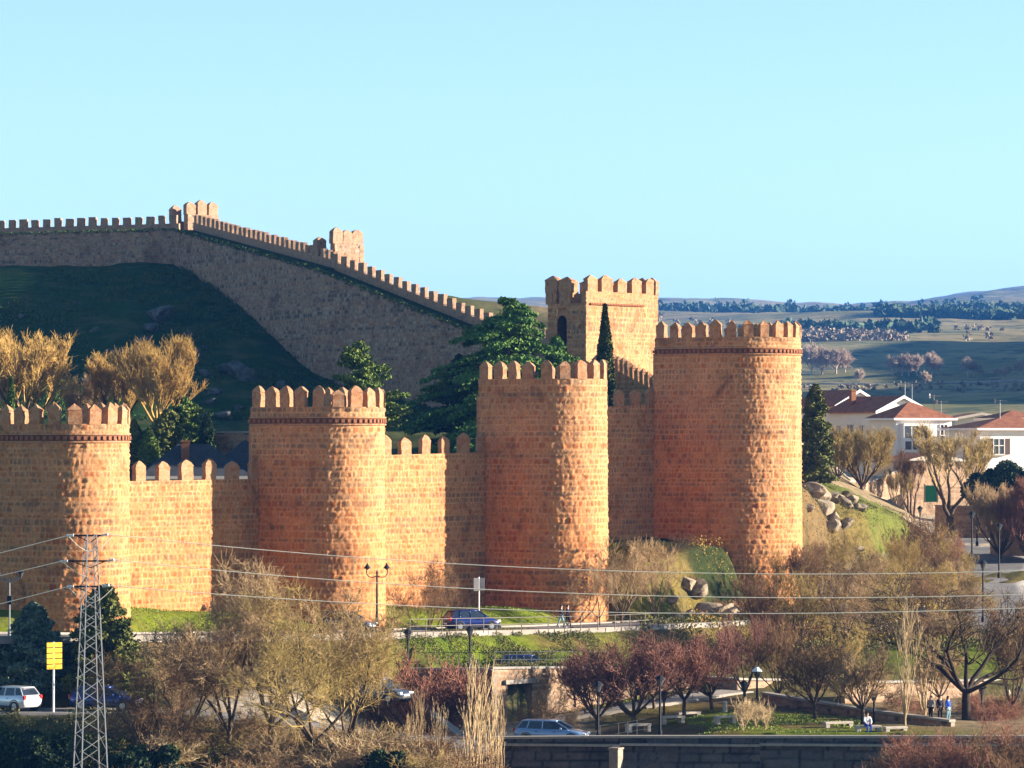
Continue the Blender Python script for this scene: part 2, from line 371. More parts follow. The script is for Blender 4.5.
def COLS():
    H = (0.022, 0.030, 0.008); E = (0.085, 0.095, 0.018); G = (0.105, 0.135, 0.010); D = (0.016, 0.042, 0.006); B = (0.11, 0.072, 0.032); Pp = (0.38, 0.31, 0.23); O = (0.11, 0.085, 0.022); K = (0.05, 0.05, 0.02); T = (0.20, 0.15, 0.085)  # D, H: grass darkened by painted-in shade (hill, bank, tower foot)
    L = [(-100,240,O),(0,252,G),(60,255,G),(170,264,G),(215,266,G),(330,270,G),(400,284,G),(448,286,G),(500,289,G),(560,290,G),(610,292,O),
     (640,296,O),(633,305,G),(660,318,H),(700,312,H),(690,306,O),(720,302,B),(790,302,B),(822,352,E),(850,352,E),(815,342,O),(838,340,B),(855,340,O),(870,348,E),(885,342,O),(835,333,B),(862,322,B),(900,345,B),(950,340,O),(900,320,O),  # H: shade at the tower's foot put into the ground colour
     (870,385,T),(930,400,Pp),(1000,380,Pp),(990,340,O),(1010,290,G),(960,285,G),(880,285,G),(800,285,O),(700,285,B),(560,275,O),(540,272,G),(450,272,G),(480,276,G),(420,272,D),
     (300,265,O),(200,262,B),(100,258,B),(200,252,B),(320,250,Pp),(280,246,Pp),(380,244,Pp),(350,247,Pp),(0,244,K),(120,244,K),(0,232,K),(100,228,K),(300,232,B),(450,232,B),(420,240,B),(500,250,Pp),(560,250,Pp),
     (620,250,B),(700,250,G),(660,246,B),(760,250,G),(720,246,O),(800,246,O),(850,248,O),(680,256,O),(730,260,B),(770,262,K),(820,262,O),(650,253,O),(790,255,B),(900,250,T),(1000,250,T),(700,240,O),(800,240,G),
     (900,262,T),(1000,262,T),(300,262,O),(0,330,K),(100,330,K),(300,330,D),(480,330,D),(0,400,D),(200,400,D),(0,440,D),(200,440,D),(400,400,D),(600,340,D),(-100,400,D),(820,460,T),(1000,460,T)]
    return np.array([[X_(a, d), d] for a, d, c in L]), np.array([c for a, d, c in L])
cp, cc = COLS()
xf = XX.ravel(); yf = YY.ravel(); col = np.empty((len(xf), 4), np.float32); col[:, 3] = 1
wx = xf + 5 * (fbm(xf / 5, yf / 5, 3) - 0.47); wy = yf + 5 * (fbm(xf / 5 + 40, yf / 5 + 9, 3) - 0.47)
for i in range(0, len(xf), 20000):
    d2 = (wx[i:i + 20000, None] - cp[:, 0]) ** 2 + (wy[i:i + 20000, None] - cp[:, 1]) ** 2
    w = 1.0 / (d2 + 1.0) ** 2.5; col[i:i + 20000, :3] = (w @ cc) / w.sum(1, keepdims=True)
farw = sst(455, 500, yf)
nr, nc = XX.shape; idx = np.arange(nr * nc).reshape(nr, nc)
Q = np.stack([idx[:-1, :-1], idx[:-1, 1:], idx[1:, 1:], idx[1:, :-1]], -1).reshape(-1, 4)
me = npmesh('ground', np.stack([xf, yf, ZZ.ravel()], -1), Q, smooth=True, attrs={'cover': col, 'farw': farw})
m, nt, b = newmat('ground_cover', 0.95, 0.05); v = worldco(nt)
cover = attr(nt, 'cover', 'Color'); n1 = noise(nt, 1.3, 6, 0.75, v); n2 = noise(nt, 0.25, 4, 0.6, v)
near = mixc(nt, 1.0, cover, ramp(nt, n1, [(0.28, (0.45, 0.5, 0.5)), (0.5, (0.95, 0.95, 0.95)), (0.72, (1.6, 1.45, 1.3))]), 'MULTIPLY')
near = mixc(nt, ramp(nt, n2, [(0.48, (0, 0, 0)), (0.68, (0.35, 0.35, 0.35))]), near, (0.14, 0.10, 0.04))
mapn = nt.nodes.new('ShaderNodeMapping'); nt.links.new(v, mapn.inputs[0]); mapn.inputs['Scale'].default_value = (1 / 300, 1 / 420, 0.0)
nf = noise(nt, 1.4, 6, 0.65, mapn.outputs[0]); nfd = noise(nt, 11.0, 8, 0.8, mapn.outputs[0])
fcol = ramp(nt, nf, [(0.30, (0.13, 0.115, 0.045)), (0.46, (0.26, 0.20, 0.09)), (0.56, (0.14, 0.135, 0.05)), (0.70, (0.31, 0.25, 0.12))])
fcol = mixc(nt, ramp(nt, nfd, [(0.50, (0, 0, 0)), (0.57, (0.9, 0.9, 0.9))]), fcol, (0.055, 0.075, 0.04))
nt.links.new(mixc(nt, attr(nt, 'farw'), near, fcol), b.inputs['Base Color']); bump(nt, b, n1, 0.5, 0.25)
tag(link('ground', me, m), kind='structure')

# ---- roads and paths as sheets following the ground
def strip(name, pts, width, mat, lift=0.10, ownz=True):
    c3 = center(pts); c = c3[:, :2]
    t = np.gradient(c, axis=0); t /= np.linalg.norm(t, axis=1, keepdims=True); nrm = np.stack([-t[:, 1], t[:, 0]], -1)
    zc = c3[:, 2].copy() if ownz else base_h(c[:, 0], c[:, 1])
    V = []
    for k, dz in [(-0.5, -0.8)] + [(k, lift) for k in np.linspace(-0.5, 0.5, 7)] + [(0.5, -0.8)]:
        q = c + nrm * width * k; V.append(np.stack([q[:, 0], q[:, 1], zc + dz], -1))
    V = np.array(V).transpose(1, 0, 2); n, k, _ = V.shape; idx = np.arange(n * k).reshape(n, k)
    Q = np.stack([idx[:-1, :-1], idx[:-1, 1:], idx[1:, 1:], idx[1:, :-1]], -1).reshape(-1, 4)
    tag(link(name, npmesh(name, V.reshape(-1, 3), Q), mat), kind='structure')
    return c, nrm, zc
c1, n1_, z1_ = strip('upper_road', ROADC, 5.2, M['asphalt'], 0.15)
def kerb(name, c, nrm, zc, off, w, h, lift, mat):
    V = []
    for a, zz in ((off - w / 2, lift - 0.3), (off - w / 2, lift + h), (off + w / 2, lift + h), (off + w / 2, lift - 0.3)):
        q = c + nrm * a; V.append(np.stack([q[:, 0], q[:, 1], zc + zz], -1))
    V = np.array(V).transpose(1, 0, 2); n, k, _ = V.shape; idx = np.arange(n * k).reshape(n, k)
    Q = np.stack([idx[:-1, :-1], idx[:-1, 1:], idx[1:, 1:], idx[1:, :-1]], -1).reshape(-1, 4)
    return tag(link(name, npmesh(name, V.reshape(-1, 3), Q), mat), kind='structure')
kerb('road_kerb', c1, n1_, z1_, 2.7, 0.25, 0.13, 0.15, M['kerb'])
kerb('pavement', c1, n1_, z1_, -3.4, 1.5, 0.13, 0.15, M['paving'])
strip('lower_road', LOWC, 5.5, M['asphalt'], 0.10)
strip('park_path', PATHC, 3.2, M['paving'], 0.12)
strip('side_street', SIDEC, 7.0, M['asphalt'], 0.2)
strip('far_road', [(700,392,1480),(784,373,1500),(850,380,1500),(920,386,1500),(1060,388,1500)], 7.0, M['kerb'], 0.9, ownz=False)
# ---------------------------------------------------------------- masonry
def masonry(name, Pt, Nn, zb, zt, mat, parent=None, ds=0.10, row=(0.30, 0.52), wid=(0.24, 0.56), seed=1, disp=1.0, mw=0.055):
    rg = np.random.default_rng(seed)
    Pt = np.asarray(Pt, float); Nn = np.asarray(Nn, float); n = len(Pt)
    S = np.concatenate([[0], np.cumsum(np.linalg.norm(np.diff(Pt, axis=0), axis=1))])
    zb = np.broadcast_to(zb, (n,)).astype(float); zt = np.broadcast_to(zt, (n,)).astype(float)
    m = int(np.ceil((zt.max() - zb.min()) / ds)) + 1
    v = np.linspace(0, 1, m)
    Zg = zb[None, :] + v[:, None] * (zt - zb)[None, :]; Sg = np.broadcast_to(S[None, :], Zg.shape)
    Zw = Zg + 0.06 * (fbm(Sg / 1.5 + seed, Zg / 1.5, 2) - 0.4)
    e = [zb.min() - 1]
    while e[-1] < zt.max() + 1: e.append(e[-1] + rg.uniform(*row))
    e = np.array(e); ri = np.clip(np.searchsorted(e, Zw) - 1, 0, len(e) - 2)
    tone = np.zeros_like(Zg); dist = np.zeros_like(Zg); off = np.zeros_like(Zg)
    for r in np.unique(ri):
        mk = ri == r; je = [-1.0 - rg.random()]; w0 = rg.uniform(0.8, 1.25); tb = rg.uniform(-0.36, 0.36)
        while je[-1] < S[-1] + 1: je.append(je[-1] + rg.uniform(*wid) * w0)
        je = np.array(je); s = Sg[mk] + 0.05 * rg.standard_normal(mk.sum()) * 0.3; ji = np.clip(np.searchsorted(je, s) - 1, 0, len(je) - 2)
        tn = np.clip(rg.random(len(je)) * 0.9 + 0.05 + tb, 0, 1); of = rg.standard_normal(len(je))
        tone[mk] = tn[ji]; off[mk] = of[ji]
        dist[mk] = np.minimum(np.minimum(s - je[ji], je[ji + 1] - s), np.minimum(Zw[mk] - e[r], e[r + 1] - Zw[mk]))
    mort = 1 - sst(mw * 0.4, mw * 1.6, dist)
    hgt = disp * (0.026 * off * (1 - mort) - 0.035 * mort + 0.015 * rg.standard_normal(Zg.shape) + 0.02 * (fbm(Sg / 0.9, Zg / 0.9, 3) - 0.45))
    Xg = Pt[None, :, 0] + Nn[None, :, 0] * hgt; Yg = Pt[None, :, 1] + Nn[None, :, 1] * hgt
    V = np.stack([Xg, Yg, Zg], -1).reshape(-1, 3); idx = np.arange(m * n).reshape(m, n)
    Q = np.stack([idx[:-1, :-1], idx[:-1, 1:], idx[1:, 1:], idx[1:, :-1]], -1).reshape(-1, 4)
    me = npmesh(name, V, Q, attrs={'tone': tone.ravel(), 'mortar': mort.ravel()})
    return link(name, me, mat, parent)
def line_pts(a, b_, ds=0.10):
    a = np.array(a[:2], float); b_ = np.array(b_[:2], float); L = np.linalg.norm(b_ - a); n = max(2, int(L / ds) + 1)
    t = np.linspace(0, 1, n)[:, None]; p = a + (b_ - a) * t; d = (b_ - a) / L; nn = np.array([d[1], -d[0]])
    return p, np.repeat(nn[None], n, 0), t[:, 0], d, nn, L

def merlon_mesh(name, w, t, h, cap, seed, style='ogive'):
    rg = random.Random(seed)
    if style == 'flat': prof = [(0, 1), (h, 1)]
    elif style == 'point': prof = [(0, 1), (h, 1), (h + 0.02, 1.06), (h + 0.07, 1.06), (h + cap, 0.06)]
    else: prof = [(0, 1), (h, 1), (h + 0.02, 1.05), (h + cap * 0.3, 0.93), (h + cap * 0.62, 0.66), (h + cap * 0.88, 0.32), (h + cap, 0.08)]
    nx = 3; ring = []
    V = []; Fc = []
    def rp(k):  # points round a rectangle with soft corners
        out = []
        for sx, sy in ((-1, -1), (0, -1), (1, -1), (1, 0), (1, 1), (0, 1), (-1, 1), (-1, 0)): out.append((sx, sy))
        return out
    zs = []
    for i, (z, k) in enumerate(prof):
        if style != 'flat' and i == 0:
            zs += [(0, 1), (h * 0.33, 1), (h * 0.66, 1)]
        elif style == 'flat' and i == 0: zs += [(0, 1), (h * 0.5, 1)]
        else: zs.append((z, k))
    for z, k in zs:
        for sx, sy in rp(k):
            j = 0.025; kk = k if abs(k) > 0.5 or True else k
            V.append((sx * w / 2 * kk + rg.uniform(-j, j), sy * t / 2 * (kk if style != 'ogive' else max(kk, 0.25)) + rg.uniform(-j, j), z + rg.uniform(-j, j) * 0.6))
    n = 8; m_ = len(zs)
    for a in range(m_ - 1):
        for i in range(n):
            k = (i + 1) % n; Fc.append((a * n + i, a * n + k, (a + 1) * n + k, (a + 1) * n + i))
    Fc.append(tuple(range((m_ - 1) * n, m_ * n))); Fc.append(tuple(range(n))[::-1])
    me = bpy.data.meshes.new(name); me.from_pydata(V, [], Fc); me.update(); return me
MER = {}
def merlons_for(key, w, t, h, cap, style, mat, k=5):
    L = []
    for i in range(k):
        me = merlon_mesh('merlon', w * random.uniform(0.94, 1.06), t, h * random.uniform(0.95, 1.05), cap * random.uniform(0.85, 1.12), hash(key) % 1000 + i, style)
        me.materials.append(mat); L.append(me)
    MER[key] = L
merlons_for('tower', 0.9, 0.50, 1.02, 0.48, 'ogive', M['merlon'])
merlons_for('point', 0.86, 0.50, 0.98, 0.45, 'point', M['merlon'])
merlons_for('curtain', 0.98, 0.42, 1.0, 0.50, 'ogive', M['merlon'])
merlons_for('flat', 0.86, 0.5, 1.0, 0, 'flat', M['merlongrey'])
merlons_for('big', 1.35, 0.60, 1.15, 0.55, 'ogive', M['merlongrey'])
merlons_for('small', 0.80, 0.45, 0.95, 0.40, 'point', M['merlon'])
merlons_for('gate', 1.35, 0.50, 1.0, 0.42, 'point', M['merlon'])
def put_merlon(key, x, y, z, rz, parent):
    o = bpy.data.objects.new('merlon', random.choice(MER[key])); C.objects.link(o)
    o.location = (x, y, z - 0.04); o.rotation_euler = (R(random.uniform(-1.5, 1.5)), R(random.uniform(-1.5, 1.5)), rz + R(random.uniform(-2, 2))); o.parent = parent; o.scale = (random.uniform(0.88, 1.1), 1, random.uniform(0.88, 1.08))
    return o

A_ = R(52)
def tower(px, D, r, L, zt, zb, band, label, mkey='tower', ang=A_, spacing=1.36, mat=None, seed=1, back_open=True, group=None, wallmat='wall', ds=0.10, th=0.5, bandcol=True, mh=True):
    d = np.array([math.cos(ang), math.sin(ang)]); n = np.array([math.sin(ang), -math.cos(ang)])
    hc = np.array([X_(px, D), D]); c = hc - n * L
    root = empty('round_tower', (c[0], c[1], zb + 1), 0, label=label, cat='tower', group=group)
    c0 = c.copy()
    def upath(rr, step):
        pts = []; nn = []
        k = max(2, int(L / step))
        for i in range(k): pts.append(-d * rr + n * L * i / k); nn.append(-d)
        k2 = int(math.pi * rr / step)
        for i in range(k2 + 1):
            t = math.pi * i / k2; v = -d * math.cos(t) + n * math.sin(t); pts.append(n * L + v * rr); nn.append(v)
        for i in range(1, k + 1): pts.append(d * rr + n * L * (1 - i / k)); nn.append(d)
        return np.array(pts), np.array(nn)
    loc = np.array([c[0], c[1]]); zoff = zb + 1
    pts, nn = upath(r, ds)
    # slightly battered base
    shaft = masonry('shaft', pts, nn, zb - zoff, zt - zoff, M[wallmat], root, ds=ds, seed=seed)
    co = np.empty(len(shaft.data.vertices) * 3, np.float32); shaft.data.vertices.foreach_get('co', co); co = co.reshape(-1, 3)
    kk = 1 + 0.035 * np.clip((zt - zoff - co[:, 2]) / (zt - zb), 0, 1) ** 1.5
    ctr = n * L; co[:, 0] = ctr[0] + (co[:, 0] - ctr[0]) * kk; co[:, 1] = ctr[1] + (co[:, 1] - ctr[1]) * kk
    shaft.data.vertices.foreach_set('co', co.ravel()); shaft.data.update()
    # parapet ring and walkway
    pin, _ = upath(r - th, 0.5); po, _ = upath(r - 0.03, 0.5)
    mm = min(len(pin), len(po)); 
    ti = np.linspace(0, 1, 60); 
    def resamp(p):
        s = np.concatenate([[0], np.cumsum(np.linalg.norm(np.diff(p, axis=0), axis=1))]); s /= s[-1]
        return np.stack([np.interp(ti, s, p[:, 0]), np.interp(ti, s, p[:, 1])], -1)
    pi_, po_ = resamp(pin), resamp(po); V = []; 
    for p, z in ((po_, zt - 0.02), (pi_, zt - 0.02), (pi_, zt - 1.35)):
        V += [(a[0], a[1], z - zoff) for a in p]
    k = 60; fs = []
    for lay in (0, 1):
        for i in range(k - 1): fs.append((lay * k + i, lay * k + i + 1, (lay + 1) * k + i + 1, (lay + 1) * k + i))
    MB().add(V, fs).build('parapet', M['merlon'], root)
    MB().prism([tuple(p) for p in pi_] , zt - 1.6 - zoff, zt - 1.3 - zoff).build('walkway', M['walkway'], root)
    # closing wall at the back
    bk = MB(); a = -d * r; b2 = d * r
    bk.box(((a + b2) / 2)[0:1].tolist() + ((a + b2) / 2)[1:2].tolist() + [(zb + zt - 1.3) / 2 - zoff], (2 * r - 0.1, 0.4, zt - 1.3 - zb), ang); bk.build('back_wall', M['merlon'], root)
    if band is not None:
        s = MB(); t_ = MB()
        bp, bn = upath(r + 0.05, 0.22)
        for i, (p, q) in enumerate(zip(bp, bn)):
            if i % 2 == 0: s.box((p[0], p[1], band - zoff), (0.24, 0.20, 0.24), math.atan2(q[1], q[0]) + math.pi / 2)
        s.build('string_course', M['brick'], root)
        p1, _n = upath(r + 0.055, 0.4)
        V = []; fs = []
        for z in (band - 0.19, band + 0.19):
            V += [(a[0], a[1], z - zoff) for a in p1]
        k = len(p1); fs = [(i, i + 1, k + i + 1, k + i) for i in range(k - 1)]
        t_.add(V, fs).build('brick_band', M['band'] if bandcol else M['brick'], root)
        for zz, nm in ((band + 0.25, 'upper_ledge'), (band - 0.25, 'lower_ledge')):
            lo_ = MB(); p2, q2 = upath(r + 0.11, 0.4); k = len(p2)
            V = [(a[0], a[1], z - zoff) for z in (zz - 0.05, zz + 0.05) for a in p2] + [(a[0] - b_[0] * 0.2, a[1] - b_[1] * 0.2, zz + 0.05 - zoff) for a, b_ in zip(p2, q2)]
            fs = [(i, i + 1, k + i + 1, k + i) for i in range(k - 1)] + [(k + i, k + i + 1, 2 * k + i + 1, 2 * k + i) for i in range(k - 1)]
            lo_.add(V, fs).build(nm, M['merlon'], root)
    pm, nm_ = upath(r - th / 2 + 0.02, 0.05)
    s = np.concatenate([[0], np.cumsum(np.linalg.norm(np.diff(pm, axis=0), axis=1))])
    cnt = int(s[-1] / spacing)
    for i in range(cnt + 1):
        j = np.searchsorted(s, 0.55 + i * (s[-1] - 1.1) / cnt); j = min(j, len(pm) - 1)
        put_merlon(mkey, pm[j, 0], pm[j, 1], zt - zoff, math.atan2(nm_[j, 1], nm_[j, 0]) + math.pi / 2, root)
    return c0, d, n, r
GT = 'round towers of the city wall'
T1 = tower(68.5, 258, 4.0, 3.8, Z_(424, 256), -16, Z_(438, 255), 'round stone tower at the left edge of the picture, behind the lattice pylon', 'point', seed=11, group=GT)
T2 = tower(327.5, 278, 4.08, 3.7, Z_(407, 276), -16, Z_(421, 276), 'round stone tower behind the double lamp post, with a toothed brick band', 'tower', seed=12, group=GT)
T3 = tower(552, 298, 4.22, 3.85, Z_(379, 296), -16, None, 'round stone tower without a brick band, the two walkers at its foot', 'tower', seed=13, group=GT)
T4 = tower(738, 320, 5.15, 4.7, Z_(337, 316), -13.5, Z_(351, 316), 'widest round stone tower, at the right end of the wall above the boulders', 'point', seed=14, group=GT, spacing=1.36)

def curtain(name, a, b_, zt, zb, label, mkey, mat, seed, thick=2.2, spacing=1.95, mfirst=0.3, group=None, mm=None, par=1.3):
    """wall from a to b; outer face on the side of the viewer; zt, zb may be pairs"""
    p, nn, t, d, n_, L = line_pts(a, b_)
    zt = np.array(zt if isinstance(zt, (tuple, list)) else (zt, zt), float); zb = np.array(zb if isinstance(zb, (tuple, list)) else (zb, zb), float)
    z0 = zb.min(); root = empty(name, (a[0], a[1], z0), 0, label=label, cat='wall', group=group); o = np.array(a[:2])
    masonry('wall_face', p - o, nn, zb[0] + (zb[1] - zb[0]) * t - z0, zt[0] + (zt[1] - zt[0]) * t - z0, M[mat], root, seed=seed)
    def slab(nm, y0, y1, zlo, zhi, mt):
        q = []
        for s, z_lo, z_hi in ((0, zlo[0], zhi[0]), (L, zlo[1], zhi[1])):
            for yy in (y0, y1):
                for z in (z_lo, z_hi):
                    pt = d * s - n_ * yy; q.append((pt[0], pt[1], z - z0))
        return MB().add(q, [(0, 1, 3, 2), (4, 6, 7, 5), (0, 4, 5, 1), (2, 3, 7, 6), (1, 5, 7, 3), (0, 2, 6, 4)]).build(nm, mt, root)
    slab('wall_core', 0.12, thick, zb, zt - par, M['walkway'])
    slab('parapet', 0.10, 0.52, zt - par - 0.2, zt - 0.02, mm or M['merlon'])
    k = int((L - 2 * mfirst) / spacing); 
    for i in range(k + 1):
        s = mfirst + i * (L - 2 * mfirst) / max(1, k); pt = d * s - n_ * 0.28
        put_merlon(mkey, pt[0], pt[1], zt[0] + (zt[1] - zt[0]) * s / L - z0, math.atan2(d[1], d[0]), root)
    return root
def corner(T, sgn, back=0.0):
    c, d, n, r = T; return c + d * r * sgn * 0.97 - n * back
GC = 'crenellated curtain walls between the round towers'
curtain('curtain_wall', corner(T1, 1, .3), corner(T2, -1, -0.8), (Z_(482, 266), Z_(479, 275)), -15, 'crenellated curtain wall in front of the slate roofs and low conifers', 'curtain', 'wall', 21, group=GC)
curtain('curtain_wall', corner(T2, 1, .1), corner(T3, -1, -0.8), (Z_(457, 285), Z_(452, 297)), -15.5, 'crenellated curtain wall right of the double lamp post', 'curtain', 'wall', 22, group=GC)
curtain('curtain_wall', (4.6, 311.0), corner(T4, -1, 0.0), (Z_(409, 311), Z_(404, 322)), -13, 'shaded crenellated curtain wall left of the widest tower', 'curtain', 'wall', 23, group=GC)

curtain('curtain_wall', corner(T3, 1, .3), (4.6, 311.0), (Z_(410, 305), Z_(409, 311)), -13, 'short return of curtain wall hidden behind the tower without a brick band', 'curtain', 'wall', 24, group=GC)
# ---- the far wall climbing the hill: we see its inner face, walkway and outer parapet
EDGE = []
def hill_wall(a, b_, label, seed, dens=1.35, last=None):
    """a, b: (px, py of the walkway's inner edge, D, ground py)"""
    A = P(a[0], a[1], a[2]); B = P(b_[0], b_[1], b_[2]); p, nn, t, d, n_, L = line_pts(A, B, 0.16)
    zt = A.z + (B.z - A.z) * t; g = base_h(p[:, 0] + nn[:, 0] * 0.5, p[:, 1] + nn[:, 1] * 0.5) - 3.0
    g = np.minimum(g, zt - 3)
    z0 = float(g.min()); root = empty('hill_wall', (A.x, A.y, z0), 0, label=label, cat='wall', group='stretches of wall climbing the hill')
    o = np.array([A.x, A.y])
    masonry('wall_face', p - o, nn, g - z0, zt - z0, M['wallgrey'], root, seed=seed, ds=0.16)
    def slab(nm, y0, y1, lo, hi, mt):
        q = []
        for s, zz in ((0, A.z), (L, B.z)):
            for yy in (y0, y1):
                for z in (lo, hi):
                    pt = d * s - n_ * yy; q.append((pt[0], pt[1], zz + z - z0))
        return MB().add(q, [(0, 1, 3, 2), (4, 6, 7, 5), (0, 4, 5, 1), (2, 3, 7, 6), (1, 5, 7, 3), (0, 2, 6, 4)]).build(nm, mt, root)
    slab('walkway', 0.12, 2.6, -0.8, 0.0, M['walkgrass'])
    slab('wall_core', 0.16, 3.1, -9.0, -0.25, M['walkway'])
    slab('parapet', 2.6, 3.1, -0.3, 0.85, M['merlongrey'])
    rg = np.random.default_rng(seed); nn_ = int(L * 90); s_ = rg.uniform(0, L, nn_); w_ = np.abs(rg.normal(0, 0.5, nn_)) - 0.15
    g3 = np.stack([d[0] * s_ - n_[0] * w_, d[1] * s_ - n_[1] * w_, A.z + (B.z - A.z) * s_ / L - z0 + rg.uniform(-0.25, 0.22, nn_) * (0.4 + fbm(s_ / 2.0, s_ * 0, 3))], -1)
    EDGE.append((g3, root, seed))
    k = int(L / dens)
    for i in range(k):
        s = (i + 0.5) * L / k; pt = d * s - n_ * 2.85
        put_merlon('flat', pt[0], pt[1], A.z + (B.z - A.z) * s / L + 0.85 - z0, math.atan2(d[1], d[0]), root)
    return d
hill_wall((-70, 236, 456), (172, 229.5, 449.5), 'level crenellated wall along the hilltop at the left, dim inner face to the viewer', 31)
hill_wall((172, 229.5, 449.5), (312, 268, 412), 'sloping crenellated wall between the two hilltop turrets', 32)
hill_wall((312, 268, 412), (500, 343, 390), 'crenellated wall descending behind the cedar, with a grassy walkway', 33, 1.40)
hill_wall((500, 343, 390), (552, 352, 373), 'short stretch of pointed wall between the cedar and the square gate tower', 34)
GH = 'small turrets on the hilltop wall'
def turret(label, D, lx0, lx1, zp, zlow, zb, mz):
    """U-shaped turret seen from its open back: lit side block on the right, low wall and lone merlon on the left"""
    root = empty('wall_turret', (X_(lx1, D), D, zb), 0, label=label, cat='turret', group=GH)
    n = np.array([0.72, -0.69]); d = np.array([0.69, 0.72]); W = (lx1 - lx0) / F * D / 0.69; o = np.array([X_(lx1, D), D])
    a = np.array([X_(lx0, D), D]) - o
    p, nn, t, dd, n_, L = line_pts(a, a + d * W, 0.14)
    masonry('side_face', p, nn, 0, zp - zb, M['wallgrey'], root, ds=0.14, seed=int(lx0))
    m_ = a + d * W / 2 - n * 0.4; rz = math.atan2(d[1], d[0])
    MB().box((m_[0], m_[1], (zp - zb) / 2 - 0.02), (W, 0.66, zp - zb), rz).build('side_wall', M['merlongrey'], root)
    for s in (0.12, 0.5, 0.88):
        q = a + d * W * s - n * 0.35; put_merlon('big', q[0], q[1], zp - zb, rz, root)
    # back curve of the parapet and the left arm
    e = a - n * 3.0; f_ = a + d * W - n * 3.0
    MB().box(((e + f_) / 2).tolist() + [(zp - zb) / 2 - 0.35], (W, 0.6, zp - zb - 0.7), rz).build('side_wall', M['merlongrey'], root)
    for s in (0.15, 0.85):
        q = e + d * W * s; put_merlon('big', q[0], q[1], zp - zb - 0.7, rz, root)
    g = a + d * W; h_ = f_; MB().box(((g + h_) / 2).tolist() + [(zp - zb) / 2 - 0.05], (0.6, 3.0, zp - zb - 0.1), rz).build('front_wall', M['merlongrey'], root)
turret('low turret with tall rounded merlons at the crest of the hill', 455, 188, 215, Z_(214, 455), 0, 14, 0)
turret('low turret with tall rounded merlons halfway down the climbing wall', 416, 335, 361, Z_(243, 416), 0, 10, 0)
